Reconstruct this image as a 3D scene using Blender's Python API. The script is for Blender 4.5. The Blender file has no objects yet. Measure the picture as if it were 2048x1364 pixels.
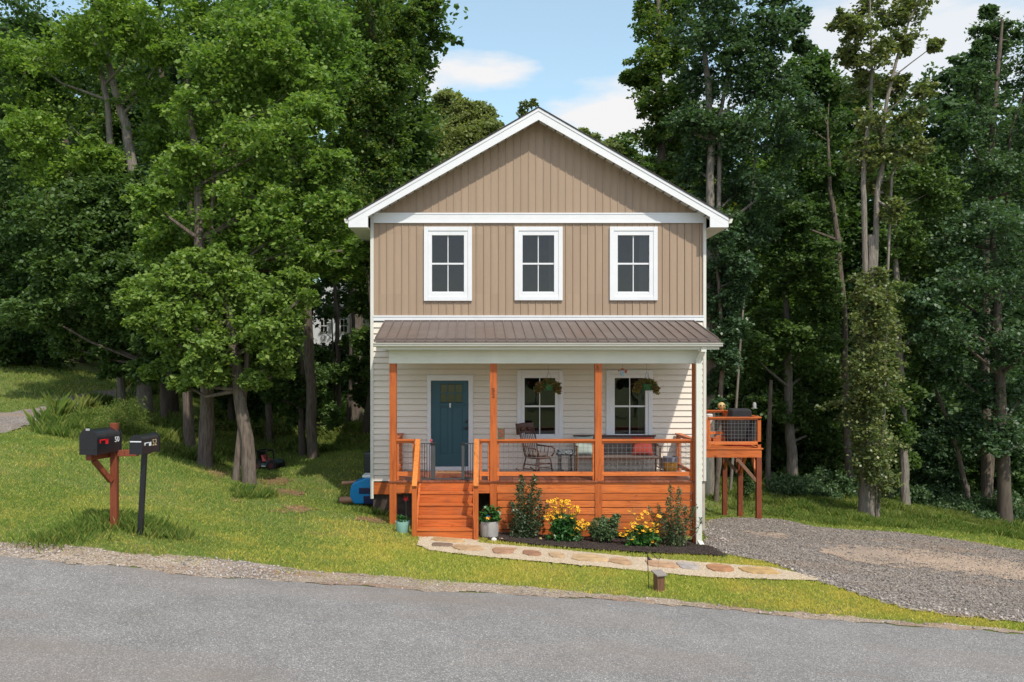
import bpy, math, random
import numpy as np
from mathutils import Vector, Matrix
R=math.radians
sc=bpy.context.scene
# ---------------------------------------------------------------- camera, sky, sun
F=1765.0; CX=970.0; CY=725.0; CZ=4.0       # focal length in photo pixels, level camera 4 m above the yard
cam=bpy.data.cameras.new('camera'); camo=bpy.data.objects.new('camera',cam); sc.collection.objects.link(camo)
cam.sensor_width=36; cam.lens=36*F/2048; cam.shift_x=(1024-CX)/2048; cam.shift_y=(CY-682)/2048
cam.clip_start=.1; cam.clip_end=3000
camo.location=(0,0,CZ); camo.rotation_euler=(R(90),0,0); sc.camera=camo
sc.view_settings.view_transform='Standard'; sc.view_settings.look='None'; sc.view_settings.exposure=0.72; sc.view_settings.gamma=1
SUN=Vector((0.47,-1.0,1.42)).normalized()
el=math.asin(SUN.z); az=math.atan2(SUN.x,SUN.y)
sl=bpy.data.lights.new('sun','SUN'); sl.energy=2.3; sl.angle=R(1.0); sl.color=(1,.93,.82)
so=bpy.data.objects.new('sun',sl); sc.collection.objects.link(so); so.rotation_euler=(-SUN).to_track_quat('-Z','Y').to_euler()
w=bpy.data.worlds.new('World'); sc.world=w; w.use_nodes=True
def world():
    nt=w.node_tree; N=nt.nodes; L=nt.links; N.clear()
    def nd(t,**k):
        n=N.new(t)
        for a,b in k.items(): setattr(n,a,b)
        return n
    def val(x,s):
        if hasattr(x,'links'): L.new(x,s)
        else: s.default_value=x
    def m(op,a,b=0.0,c=None):
        n=nd('ShaderNodeMath',operation=op); val(a,n.inputs[0]); val(b,n.inputs[1])
        if c is not None: val(c,n.inputs[2])
        return n.outputs[0]
    sky=nd('ShaderNodeTexSky'); sky.sky_type='NISHITA'; sky.sun_disc=False
    sky.sun_elevation=el; sky.sun_rotation=az; sky.air_density=1.0; sky.dust_density=.6; sky.ozone_density=1.6
    tc=nd('ShaderNodeTexCoord'); sp=nd('ShaderNodeSeparateXYZ'); L.new(tc.outputs['Generated'],sp.inputs[0])
    x,y,z=sp.outputs
    yy=m('MAXIMUM',y,.05); u=m('DIVIDE',x,yy); v=m('DIVIDE',z,yy)
    mp=nd('ShaderNodeMapping'); mp.inputs['Scale'].default_value=(1,1,3.2); L.new(tc.outputs['Generated'],mp.inputs[0])
    n1=nd('ShaderNodeTexNoise'); n1.inputs['Scale'].default_value=9; n1.inputs['Detail'].default_value=7; n1.inputs['Roughness'].default_value=.55; L.new(mp.outputs[0],n1.inputs[0])
    n2=nd('ShaderNodeTexNoise'); n2.inputs['Scale'].default_value=3.2; n2.inputs['Detail'].default_value=6; L.new(mp.outputs[0],n2.inputs[0])
    f1=m('MULTIPLY',m('SUBTRACT',n1.outputs[0],.5),2.6)
    tot=None
    for cu,cv,ru,rv,st in ((-.01,.33,.085,.026,1.0),(-.09,.325,.06,.045,.9),(.185,.29,.125,.05,1.0),(.09,.262,.06,.02,.5),(.16,.235,.1,.018,.7),(.47,.35,.2,.13,.85),(-.3,.3,.15,.1,.8),(.02,.43,.13,.03,.3)):
        d=m('ADD',m('POWER',m('ABSOLUTE',m('DIVIDE',m('SUBTRACT',u,cu),ru)),2),m('POWER',m('ABSOLUTE',m('DIVIDE',m('SUBTRACT',v,cv),rv)),2))
        g=m('MULTIPLY',m('MINIMUM',m('MAXIMUM',m('MULTIPLY',m('ADD',m('SUBTRACT',1.15,d),f1),1.05),0),1),st)
        tot=g if tot is None else m('MAXIMUM',tot,g)
    tot=m('MULTIPLY',tot,m('GREATER_THAN',y,.2))
    gen=m('MULTIPLY',m('MINIMUM',m('MAXIMUM',m('MULTIPLY',m('SUBTRACT',n2.outputs[0],.5),5),0),1),.55)
    tot=m('MAXIMUM',tot,m('MULTIPLY',gen,m('LESS_THAN',y,.6)))
    tot=m('MAXIMUM',tot,m('ADD',.24,m('MULTIPLY',m('LESS_THAN',y,.45),.35)))
    mx=nd('ShaderNodeMix',data_type='RGBA'); L.new(tot,mx.inputs[0]); tn=nd('ShaderNodeMix',data_type='RGBA',blend_type='MULTIPLY'); L.new(m('GREATER_THAN',y,.2),tn.inputs[0]); L.new(sky.outputs[0],tn.inputs[6]); tn.inputs[7].default_value=(.84,1.02,.90,1); L.new(tn.outputs[2],mx.inputs[6]); mx.inputs[7].default_value=(3.75,3.72,3.75,1)
    bg=nd('ShaderNodeBackground'); bg.inputs[1].default_value=0.15; L.new(mx.outputs[2],bg.inputs[0])
    o=nd('ShaderNodeOutputWorld'); L.new(bg.outputs[0],o.inputs[0])
world()
# ---------------------------------------------------------------- helpers
COL=sc.collection
def PX(px,D): return (px-CX)*D/F
def PZ(py,D): return CZ-(py-CY)*D/F
def P(px,py,D): return Vector((PX(px,D),D,PZ(py,D)))
def tag(o,label=None,cat=None,group=None,kind=None):
    if label: o['label']=label
    if cat: o['category']=cat
    if group: o['group']=group
    if kind: o['kind']=kind
    return o
BASE={}
def thing(name,label,cat,loc=(0,0,0),rz=0,group=None):
    o=bpy.data.objects.new(name,None); COL.objects.link(o); o.location=loc; o.rotation_euler=(0,0,rz); o.empty_display_size=.2
    BASE[o.name]=Vector(loc); return tag(o,label,cat,group)
def rawmesh(name,V,Fc,m,smooth=False):
    me=bpy.data.meshes.new(name)
    if isinstance(V,np.ndarray):
        V=np.asarray(V,dtype=np.float32); n=Fc.shape[1]
        me.vertices.add(len(V)); me.vertices.foreach_set('co',V.ravel())
        me.loops.add(Fc.size); me.loops.foreach_set('vertex_index',Fc.ravel().astype(np.int32))
        me.polygons.add(len(Fc)); me.polygons.foreach_set('loop_start',np.arange(0,Fc.size,n,dtype=np.int32))
        me.update(calc_edges=True)
    else:
        me.from_pydata([tuple(v) for v in V],[],Fc); me.update()
    if smooth: me.polygons.foreach_set('use_smooth',[True]*len(me.polygons))
    if m: me.materials.append(m)
    return me
class MB:
    def __init__(s): s.v=[]; s.f=[]
    def add(s,V,Fc):
        b=len(s.v); s.v+= [Vector(v) for v in V]; s.f+=[tuple(i+b for i in f) for f in Fc]; return s
    def box(s,x0,x1,y0,y1,z0,z1):
        if x1<x0:x0,x1=x1,x0
        if y1<y0:y0,y1=y1,y0
        if z1<z0:z0,z1=z1,z0
        return s.add([(x0,y0,z0),(x1,y0,z0),(x1,y1,z0),(x0,y1,z0),(x0,y0,z1),(x1,y0,z1),(x1,y1,z1),(x0,y1,z1)],
              [(0,3,2,1),(4,5,6,7),(0,1,5,4),(1,2,6,5),(2,3,7,6),(3,0,4,7)])
    def bar(s,p,q,w,h,up=(0,0,1)):
        p=Vector(p);q=Vector(q);d=(q-p).normalized();u=Vector(up)
        if abs(d.dot(u))>.98:u=Vector((0,1,0))
        a=d.cross(u).normalized();b=a.cross(d).normalized();a*=w/2;b*=h/2
        return s.add([p-a-b,p+a-b,p+a+b,p-a+b,q-a-b,q+a-b,q+a+b,q-a+b],[(0,3,2,1),(4,5,6,7),(0,1,5,4),(1,2,6,5),(2,3,7,6),(3,0,4,7)])
    def tube(s,pts,rad,n=6,cap=True):
        pts=[Vector(p) for p in pts]
        if not hasattr(rad,'__len__'): rad=[rad]*len(pts)
        V=[];prev=None
        for i,p in enumerate(pts):
            d=(pts[min(i+1,len(pts)-1)]-pts[max(i-1,0)])
            if d.length<1e-9:d=Vector((0,0,1))
            d.normalize()
            ref=prev if prev is not None else (Vector((1,0,0)) if abs(d.x)<.9 else Vector((0,1,0)))
            a=(ref-d*ref.dot(d)).normalized(); prev=a; b=d.cross(a)
            for k in range(n):
                t=2*math.pi*k/n; V.append(p+(a*math.cos(t)+b*math.sin(t))*rad[i])
        Fc=[]
        for i in range(len(pts)-1):
            for k in range(n):
                k2=(k+1)%n; Fc.append((i*n+k,i*n+k2,(i+1)*n+k2,(i+1)*n+k))
        if cap: Fc.append(tuple(range(n))[::-1]); Fc.append(tuple((len(pts)-1)*n+k for k in range(n)))
        return s.add(V,Fc)
    def lathe(s,prof,c,n=20,sx=1,sy=1,M=None):
        V=[]
        for r,z in prof:
            for k in range(n):
                t=2*math.pi*k/n; v=Vector((r*math.cos(t)*sx,r*math.sin(t)*sy,z))
                if M: v=M@v
                V.append(v+Vector(c))
        Fc=[(i*n+k,i*n+(k+1)%n,(i+1)*n+(k+1)%n,(i+1)*n+k) for i in range(len(prof)-1) for k in range(n)]
        Fc.append(tuple(range(n))[::-1]); Fc.append(tuple((len(prof)-1)*n+k for k in range(n)))
        return s.add(V,Fc)
    def prism(s,poly,d,ext):      # poly: 3D points, extruded by vector
        poly=[Vector(p) for p in poly]; n=len(poly); e=Vector(ext)
        return s.add(poly+[p+e for p in poly],[tuple(range(n)),tuple(range(2*n-1,n-1,-1))]+[(i,i+n,(i+1)%n+n,(i+1)%n) for i in range(n)])
    def blob(s,c,r,M=None,nu=10,nv=7,p=1.0):
        V=[];c=Vector(c)
        for j in range(nv+1):
            ph=math.pi*j/nv-math.pi/2
            for i in range(nu):
                th=2*math.pi*i/nu
                f=lambda a:math.copysign(abs(a)**p,a)
                v=Vector((r[0]*f(math.cos(ph))*f(math.cos(th)),r[1]*f(math.cos(ph))*f(math.sin(th)),r[2]*f(math.sin(ph))))
                if M:v=M@v
                V.append(c+v)
        return s.add(V,[(j*nu+i,j*nu+(i+1)%nu,(j+1)*nu+(i+1)%nu,(j+1)*nu+i) for j in range(nv) for i in range(nu)])
    def build(s,name,m,parent=None,smooth=False,bevel=0,local=False):
        off=Vector((0,0,0))
        if parent is not None and not local: off=BASE.get(parent.name,off)
        V=[v-off for v in s.v]
        me=rawmesh(name,V,s.f,m)
        o=bpy.data.objects.new(name,me); COL.objects.link(o)
        if parent is not None: o.parent=parent; BASE[o.name]=off
        if bevel:
            b=o.modifiers.new('bevel','BEVEL'); b.width=bevel; b.segments=2; b.limit_method='ANGLE'
        if smooth:
            me.polygons.foreach_set('use_smooth',[True]*len(me.polygons))
            try: me.set_sharp_from_angle(angle=R(40))
            except Exception: pass
        return o
def single(mb,name,m,label,cat,group=None,kind=None,smooth=False,bevel=0):
    """a thing that is one mesh; origin at its base"""
    c=sum(mb.v,Vector())/len(mb.v); c.z=min(v.z for v in mb.v)
    mb.v=[v-c for v in mb.v]
    o=mb.build(name,m,None,smooth,bevel); o.location=c; return tag(o,label,cat,group,kind)
def text(s_,size,name,m,parent,M,ext=.003,center=True):
    cu=bpy.data.curves.new(name,'FONT'); cu.body=s_; cu.size=size; cu.extrude=ext; cu.resolution_u=3
    if center: cu.align_x='CENTER'; cu.align_y='CENTER'
    t=bpy.data.objects.new('t',cu); COL.objects.link(t)
    dg=bpy.context.evaluated_depsgraph_get(); me=bpy.data.meshes.new_from_object(t.evaluated_get(dg))
    bpy.data.objects.remove(t); me.name=name; me.transform(M); me.materials.clear(); me.materials.append(m)
    o=bpy.data.objects.new(name,me); COL.objects.link(o); o.parent=parent; return o
# ---------------------------------------------------------------- materials
def nodes(name):
    m=bpy.data.materials.new(name); m.use_nodes=True; nt=m.node_tree; nt.nodes.clear()
    return m,nt,nt.nodes,nt.links
def ramp(N,L,src,stops):
    r=N.new('ShaderNodeValToRGB'); L.new(src,r.inputs[0]); e=r.color_ramp.elements
    while len(e)<len(stops): e.new(.5)
    for i,(p,c) in enumerate(stops): e[i].position=p; e[i].color=(*c,1)
    return r.outputs[0]
def noise_(N,L,scale,detail=4,rough=.6,stretch=(1,1,1),coord='Object'):
    tc=N.new('ShaderNodeTexCoord'); mp=N.new('ShaderNodeMapping'); mp.inputs['Scale'].default_value=stretch
    if coord=='World':
        g=N.new('ShaderNodeNewGeometry'); L.new(g.outputs['Position'],mp.inputs[0])
    else: L.new(tc.outputs[coord],mp.inputs[0])
    n=N.new('ShaderNodeTexNoise'); n.inputs['Scale'].default_value=scale; n.inputs['Detail'].default_value=detail; n.inputs['Roughness'].default_value=rough
    L.new(mp.outputs[0],n.inputs[0]); return n.outputs[0]
def mixc(N,L,fac,a,b,blend='MIX'):
    x=N.new('ShaderNodeMix'); x.data_type='RGBA'; x.blend_type=blend
    for s,v in ((x.inputs[0],fac),(x.inputs[6],a),(x.inputs[7],b)):
        if hasattr(v,'links'): L.new(v,s)
        elif isinstance(v,(int,float)): s.default_value=v
        else: s.default_value=(*v,1)
    return x.outputs[2]
def mat(name,col,rough=.6,var=.12,scale=6,bump=0,bscale=60,metal=0,spec=.5,stretch=(1,1,1),col2=None,island=0,dirt=None):
    m,nt,N,L=nodes(name); b=N.new('ShaderNodeBsdfPrincipled'); o=N.new('ShaderNodeOutputMaterial'); L.new(b.outputs[0],o.inputs[0])
    b.inputs['Roughness'].default_value=rough; b.inputs['Metallic'].default_value=metal; b.inputs['Specular IOR Level'].default_value=spec
    c=Vector(col); n=noise_(N,L,scale,5,.6,stretch)
    lo=tuple(c*(1-var)); hi=tuple(c*(1+var)) if col2 is None else col2
    out=ramp(N,L,n,[(.3,lo),(.7,hi)])
    if island:
        g=N.new('ShaderNodeNewGeometry'); out=mixc(N,L,1.0,out,ramp(N,L,g.outputs['Random Per Island'],[(0,(1-island,)*3),(1,(1+island*.6,)*3)]),'MULTIPLY')
    if dirt:
        n3=noise_(N,L,dirt[1],6,.7,(1,1,.4),'World'); out=mixc(N,L,ramp(N,L,n3,[(.52,(0,0,0)),(.75,(dirt[2],)*3)]),out,dirt[0])
    L.new(out,b.inputs['Base Color'])
    if bump:
        n2=noise_(N,L,bscale,4,.6,stretch); bp=N.new('ShaderNodeBump'); bp.inputs['Strength'].default_value=bump; bp.inputs['Distance'].default_value=.01; L.new(n2,bp.inputs['Height']); L.new(bp.outputs[0],b.inputs['Normal'])
    return m
def wood(name,col,dark,axis,rough=.5,spec=.35,weather=.0):
    m,nt,N,L=nodes(name); b=N.new('ShaderNodeBsdfPrincipled'); o=N.new('ShaderNodeOutputMaterial'); L.new(b.outputs[0],o.inputs[0])
    b.inputs['Roughness'].default_value=rough; b.inputs['Specular IOR Level'].default_value=spec
    st=[9,9,9]; st[axis]=.7
    n=noise_(N,L,3.2,6,.65,tuple(st)); c=ramp(N,L,n,[(.28,dark),(.5,col),(.75,tuple(Vector(col)*1.12))])
    st2=[1.6,1.6,1.6]; st2[axis]=1.0
    kn=noise_(N,L,4.2,2,.5,tuple(st2)); c=mixc(N,L,ramp(N,L,kn,[(.68,(0,0,0)),(.78,(.75,)*3)]),c,tuple(Vector(dark)*.35))
    big=noise_(N,L,1.1,3,.5); c=mixc(N,L,1.0,c,ramp(N,L,big,[(.3,(.84,.82,.8)),(.7,(1.08,1.08,1.08))]),'MULTIPLY')
    g=N.new('ShaderNodeNewGeometry'); c=mixc(N,L,1.0,c,ramp(N,L,g.outputs['Random Per Island'],[(0,(.70,.62,.58)),(.5,(.97,.97,.97)),(1,(1.16,1.22,1.3))]),'MULTIPLY')
    if weather:
        wn=noise_(N,L,2.3,5,.7,(1,1,1),'World'); c=mixc(N,L,ramp(N,L,wn,[(.5,(0,0,0)),(.72,(weather,)*3)]),c,(.19,.12,.085))
    L.new(c,b.inputs['Base Color'])
    bp=N.new('ShaderNodeBump'); bp.inputs['Strength'].default_value=.35; bp.inputs['Distance'].default_value=.004; L.new(n,bp.inputs['Height']); L.new(bp.outputs[0],b.inputs['Normal'])
    return m
OR=(.60,.160,.036); ORD=(.33,.068,.017)
W={}
W['wx']=wood('stained_wood_x',OR,ORD,0,weather=.28); W['wy']=wood('stained_wood_y',OR,ORD,1); W['wz']=wood('stained_wood_z',tuple(Vector(OR)*.9),ORD,2)
W['rail']=wood('stained_wood_light',(.66,.235,.05),(.46,.13,.025),1)
W['floor']=wood('stained_wood_floor',(.27,.085,.04),(.15,.045,.022),1,.42,.5,.45)
W['dark']=wood('red_brown_wood',(.235,.062,.027),(.125,.03,.015),2)
W['chair']=wood('brown_chair_wood',(.085,.035,.022),(.035,.014,.01),2,.35)
W['white']=mat('white_trim',(.73,.745,.76),.45,.03,3,dirt=((.55,.54,.52),1.3,.22))
W['cream']=mat('cream_trim',(.66,.655,.59),.5,.04,3,dirt=((.50,.49,.43),1.4,.3))
W['beam']=mat('pale_green_white_beam',(.68,.69,.605),.5,.04,2,dirt=((.5,.53,.45),1.1,.3))
W['siding']=mat('cream_vinyl_siding',(.74,.675,.58),.5,.03,2,.05,90,island=.04,dirt=((.55,.52,.46),1.0,.3))
W['tan']=mat('tan_vinyl_siding',(.35,.252,.172),.55,.04,2,.12,70,stretch=(5,5,.5),island=.07,dirt=((.30,.225,.165),.9,.5))
W['roof']=mat('shingle',(.045,.042,.04),.9,.3,30,.5,50)
W['metalroof']=mat('brown_metal_roof',(.145,.112,.097),.42,.12,4,metal=.15,spec=.6,dirt=((.22,.18,.16),1.5,.5))
W['teal']=mat('teal_door_paint',(.018,.085,.112),.4,.04,3)
W['stain']=mat('amber_door_glass',(.10,.085,.018),.12,.5,14,spec=.9,col2=(.035,.06,.02))
W['black']=mat('black_metal',(.012,.012,.014),.35,.1,8)
W['blackp']=mat('black_paint_glossy',(.011,.012,.015),.3,.2,6,.15,20,spec=.6)
W['wire']=mat('steel_wire',(.17,.17,.17),.5,.1,8,metal=.3)
W['wiregrey']=mat('galvanised_wire',(.42,.43,.44),.45,.1,8,metal=.2)
W['greygate']=mat('grey_painted_metal',(.055,.06,.065),.45,.1,8)
W['concrete']=mat('concrete',(.43,.39,.34),.9,.18,5,.3,40,dirt=((.30,.22,.16),1.2,.6))
W['block']=mat('dark_foundation_block',(.09,.065,.05),.95,.4,6,.5,14)
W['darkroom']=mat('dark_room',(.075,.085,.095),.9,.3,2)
W['curtain']=mat('grey_curtain',(.30,.32,.33),.9,.25,3,stretch=(14,14,.3))
W['wicker']=mat('grey_brown_wicker',(.13,.10,.088),.8,.55,60,.6,60,stretch=(1,1,1))
W['teakwood']=wood('teak_wood',(.30,.14,.045),(.17,.07,.02),2)
W['red']=mat('red_fabric',(.33,.045,.03),.85,.12,6,.2,80)
W['mint']=mat('mint_fabric',(.36,.43,.38),.85,.10,6,.2,80)
W['gold']=mat('golden_fabric',(.62,.30,.035),.7,.08,6,.1,60)
W['greyf']=mat('grey_fabric',(.20,.20,.23),.85,.12,6,.2,80)
W['greenpot']=mat('green_plastic',(.008,.10,.035),.35,.05,4)
W['mintpot']=mat('mint_plastic',(.30,.55,.50),.4,.05,4)
W['greypot']=mat('grey_stoneware',(.36,.345,.33),.75,.12,5,.15,30,dirt=((.24,.21,.18),3,.4))
W['rubber']=mat('black_rubber',(.012,.012,.012),.8,.2,8)
W['toyblue']=mat('slate_blue_plastic',(.045,.085,.11),.4,.1,5)
W['toyred']=mat('pink_red_plastic',(.38,.07,.075),.4,.1,5)
W['blue']=mat('bright_blue_plastic',(.0,.23,.55),.35,.05,4)
W['navy']=mat('navy_plastic',(.008,.015,.075),.35,.05,4)
W['brownp']=mat('light_brown_plastic',(.36,.19,.11),.5,.08,5)
W['whitep']=mat('white_plastic',(.75,.78,.78),.4,.04,4)
W['redp']=mat('red_paint',(.60,.012,.018),.4,.05,4)
W['dullred']=mat('dull_red_rim',(.10,.02,.025),.5)
W['cover']=mat('charcoal_grill_cover',(.012,.012,.015),.85,.3,5,.4,12)
W['greybox']=mat('grey_green_metal',(.13,.16,.145),.5,.08,4)
W['petal']=mat('yellow_petals',(.80,.42,.008),.6,.12,10,island=.15)
W['disc']=mat('dark_flower_centre',(.03,.014,.008),.9,.2,30)
W['redflower']=mat('red_petals',(.36,.02,.03),.6,.3,10,island=.2)
W['pinkflower']=mat('salmon_petals',(.55,.13,.09),.6,.3,10,island=.4)
W['stonew']=mat('white_rock',(.62,.60,.57),.8,.15,9,.5,20)
W['stoneb']=mat('pinkish_rock',(.45,.30,.22),.8,.2,9,.5,20)
W['oldwood']=wood('weathered_wood',(.20,.105,.065),(.11,.06,.04),2)
W['greytop']=mat('weathered_grey_board',(.25,.22,.20),.85,.15,8,.3,30,stretch=(1,6,1))
W['yellowp']=mat('yellow_plastic',(.75,.42,.03),.4,.05,4)
W['orangep']=mat('orange_plastic',(.7,.14,.02),.4,.05,4)
W['cyanp']=mat('cyan_plastic',(.02,.25,.40),.3,.05,4)
W['bone']=mat('bone_yellow_ceramic',(.50,.36,.15),.5,.2,20)
W['housewhite']=mat('far_white_siding',(.62,.65,.70),.6,.04,3,stretch=(6,6,.4))
W['mulch']=None
def glass():
    m,nt,N,L=nodes('window_glass'); o=N.new('ShaderNodeOutputMaterial'); mx=N.new('ShaderNodeMixShader'); t=N.new('ShaderNodeBsdfTransparent'); g=N.new('ShaderNodeBsdfGlossy')
    t.inputs[0].default_value=(.55,.60,.60,1); g.inputs['Roughness'].default_value=.02
    f=N.new('ShaderNodeFresnel'); f.inputs[0].default_value=1.75
    n=noise_(N,L,1.1,2,.5); bp=N.new('ShaderNodeBump'); bp.inputs['Strength'].default_value=.25; bp.inputs['Distance'].default_value=.02; L.new(n,bp.inputs['Height']); L.new(bp.outputs[0],g.inputs['Normal'])
    L.new(f.outputs[0],mx.inputs[0]); L.new(t.outputs[0],mx.inputs[1]); L.new(g.outputs[0],mx.inputs[2]); L.new(mx.outputs[0],o.inputs[0]); return m
W['glass']=glass()
def leafmat(name,cols,trans=.34,rough=.5,patch=None,spec=.35):
    """colour differs from leaf to leaf; part of the light passes through"""
    m,nt,N,L=nodes(name); o=N.new('ShaderNodeOutputMaterial'); g=N.new('ShaderNodeNewGeometry')
    st=[(i/(len(cols)-1),c) for i,c in enumerate(cols)]
    c=ramp(N,L,g.outputs['Random Per Island'],st)
    if patch:
        n=noise_(N,L,patch[0],4,.6,(1,1,1),'World'); c=mixc(N,L,ramp(N,L,n,[(patch[2],(0,0,0)),(patch[3],(1,1,1))]),c,mixc(N,L,.5,c,patch[1]))
    oi=N.new('ShaderNodeObjectInfo'); c=mixc(N,L,1.0,c,ramp(N,L,oi.outputs['Random'],[(0,(.8,.85,.9)),(1,(1.2,1.12,1.0))]),'MULTIPLY')
    b=N.new('ShaderNodeBsdfPrincipled'); L.new(c,b.inputs['Base Color']); b.inputs['Roughness'].default_value=rough; b.inputs['Specular IOR Level'].default_value=spec
    t=N.new('ShaderNodeBsdfTranslucent'); L.new(mixc(N,L,1.0,c,(1.25,1.35,.6),'MULTIPLY'),t.inputs[0])
    mx=N.new('ShaderNodeMixShader'); mx.inputs[0].default_value=trans; L.new(b.outputs[0],mx.inputs[1]); L.new(t.outputs[0],mx.inputs[2]); L.new(mx.outputs[0],o.inputs[0]); return m
LF={}
LF['maple']=leafmat('maple_leaves',[(0.104,0.189,0.047),(0.143,0.247,0.056),(0.182,0.305,0.065),(0.260,0.364,0.091)],.42)
LF['bright']=leafmat('bright_maple_leaves',[(0.144,0.240,0.048),(0.186,0.300,0.058),(0.240,0.360,0.070),(0.348,0.420,0.096)],.42)
LF['dark']=leafmat('dark_leaves',[(0.059,0.116,0.037),(0.079,0.146,0.044),(0.104,0.183,0.051),(0.134,0.207,0.067)],.38)
LF['poplar']=leafmat('poplar_leaves',[(0.072,0.137,0.036),(0.098,0.182,0.044),(0.130,0.221,0.052),(0.260,0.286,0.065)],.4)
LF['cool']=leafmat('cool_green_leaves',[(0.055,0.110,0.054),(0.072,0.138,0.062),(0.096,0.174,0.074),(0.132,0.204,0.096)],.35,.42,spec=.5)
LF['olive']=leafmat('olive_leaves',[(0.156,0.198,0.084),(0.204,0.252,0.102),(0.252,0.300,0.120),(0.300,0.336,0.156)],.4)
LF['grey']=leafmat('grey_green_leaves',[(0.083,0.127,0.055),(0.116,0.165,0.066),(0.154,0.204,0.077),(0.275,0.292,0.121)],.35,.4,spec=.5)
LF['shrub']=leafmat('shrub_leaves',[(0.039,0.078,0.031),(0.058,0.111,0.039),(0.085,0.143,0.058),(0.156,0.137,0.078)],.2,.4,spec=.5)
LF['box']=leafmat('round_shrub_leaves',[(.05,.10,.035),(.07,.135,.048),(.10,.17,.065),(.16,.22,.11)],.2,.4,spec=.5)
LF['herb']=leafmat('herb_leaves',[(0.028,0.105,0.025),(0.042,0.140,0.031),(0.070,0.196,0.042)],.25,.4,spec=.5)
LF['basket']=leafmat('basket_leaves',[(.09,.14,.035),(.14,.18,.05),(.20,.20,.07),(.40,.15,.08)],.4)
LF['grass']=leafmat('lawn_grass',[(.19,.27,.05),(.28,.36,.062),(.38,.43,.08),(.62,.55,.19)],.35,.5,(.55,(.66,.52,.14),.42,.62))
LF['grass2']=leafmat('green_lawn_grass',[(.12,.205,.042),(.17,.27,.052),(.23,.33,.065),(.37,.41,.13)],.35,.5,(.55,(.50,.50,.12),.48,.68))
LF['near']=leafmat('near_maple_leaves',[(.11,.195,.05),(.15,.245,.06),(.19,.30,.07),(.27,.36,.10)],.42)
LF['weed']=leafmat('tall_weeds',[(.05,.105,.022),(.09,.165,.03),(.14,.22,.04),(.30,.31,.09)],.35,.5,(.4,(.30,.30,.10),.5,.7))
W['bark']=mat('grey_brown_bark',(.13,.102,.08),.95,.6,9,1.0,30,stretch=(3,3,.35),dirt=((.25,.24,.22),2.5,.5))
W['barkp']=mat('pale_bark',(.205,.18,.15),.95,.45,9,1.0,30,stretch=(3,3,.4),dirt=((.12,.11,.095),2.5,.6))
W['barkd']=mat('dark_bark',(.095,.075,.058),.95,.35,5,.8,22,stretch=(3,3,.45))
# ---------------------------------------------------------------- terrain (thin-plate surface through surveyed points)
ctl=[(-500,1075,12.7),(0,1112,12.7),(340,1143,12.65),(600,1161,12.75),(839,1178,12.75),(1078,1190,12.9),(1300,1204,13.0),(1500,1224,12.9),(1700,1243,12.8),(2048,1267,12.8),(2500,1300,12.8)]
pts=[P(*c) for c in ctl]
for a in list(pts):
    for yy in (9.0,4.0,-6.0): pts.append(Vector((a.x*(1.0 if yy>6 else 1.1),yy,a.z+(a.y-yy)*.012)))
grass_ctl=[(225,1046,13.9),(460,1105,13.9),(600,1130,13.9),(100,1000,16),(0,930,18),(-300,880,19),(0,868,23),(0,826,27),(140,812,28.5),(250,905,21),(250,845,26),(330,790,36),
 (410,935,24),(382,915,26),(500,972,22),(545,948,27),(600,1010,20),(700,1020,20.5),(742,1032,21),(785,1047,19.2),(700,1080,17),(500,1060,16.5),(300,1010,17),(890,1078,18.05),(838,1100,16.9),(1050,1112,16.4),(1200,1122,16.2),(1400,1148,15.6),
 (1000,1068,19.2),(1200,1081,19.2),(1400,1092,19.1),(1412,1062,21),(1620,1160,15.3),(1412,1042,24.4),(1500,1038,24.6),(1620,1056,24),(1750,1066,23.6),(1900,1083,22.6),(2048,1106,22),(2300,1150,20),(1850,1140,18),(2048,1180,16.5),(1700,1110,19),
 (620,880,32),(700,868,34),(560,905,30),(600,925,27),(700,905,28),(500,850,35),(0,742,34),(150,717,42),(280,727,49),(420,735,50),(330,772,40),(560,790,46),(690,800,45),(-300,700,40),
 (1730,1032,29),(1820,1012,31),(1580,985,36),(1480,965,34),(2048,1060,30),(1900,1040,30),(1450,1037,29.2),(1482,1037,27.3),(1550,1012,29),(1900,965,45),(1600,945,48),(2200,990,45)]
pts+=[P(*c) for c in grass_ctl]
pts+=[Vector(v) for v in ((-30,60,5.6),(-12,62,4.2),(0,60,1.6),(0,40,.6),(15,62,-2.5),(35,60,-4.2),(-45,30,5.0),(-40,10,3.2),(-40,-10,3.0),(40,10,-3.0),(40,-10,-3.0),(45,30,-4.0),
     (0,24,.35),(2,30,.2),(-60,95,9),(-20,95,7),(10,95,-1),(50,95,-6),(0,130,2),(-80,130,10),(80,130,-6),(90,30,-6),(-90,30,7),(90,-20,-6),(-90,-20,6),(0,-30,.8))]
A=np.array([[p.x,p.y] for p in pts]); Zc=np.array([p.z for p in pts])
def U(r2): return np.where(r2>1e-12,.5*r2*np.log(np.maximum(r2,1e-12)),0)
n_=len(A); K=U(((A[:,None]-A[None])**2).sum(-1))+np.eye(n_)*1.5; Pm=np.c_[np.ones(n_),A]
S_=np.block([[K,Pm],[Pm.T,np.zeros((3,3))]]); wt=np.linalg.solve(S_,np.r_[Zc,np.zeros(3)])
def tps(X,Y):
    X=np.asarray(X,float);Y=np.asarray(Y,float);sh=X.shape;q=np.c_[X.ravel(),Y.ravel()]
    out=np.empty(len(q))
    for i in range(0,len(q),20000):
        s=q[i:i+20000]; out[i:i+20000]=U(((s[:,None]-A[None])**2).sum(-1))@wt[:n_]+wt[n_]+s@wt[n_+1:]
    return out.reshape(sh)
GX=np.concatenate([np.linspace(-90,-26,28,endpoint=False),np.linspace(-26,26,209,endpoint=False),np.linspace(26,90,29)])
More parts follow.
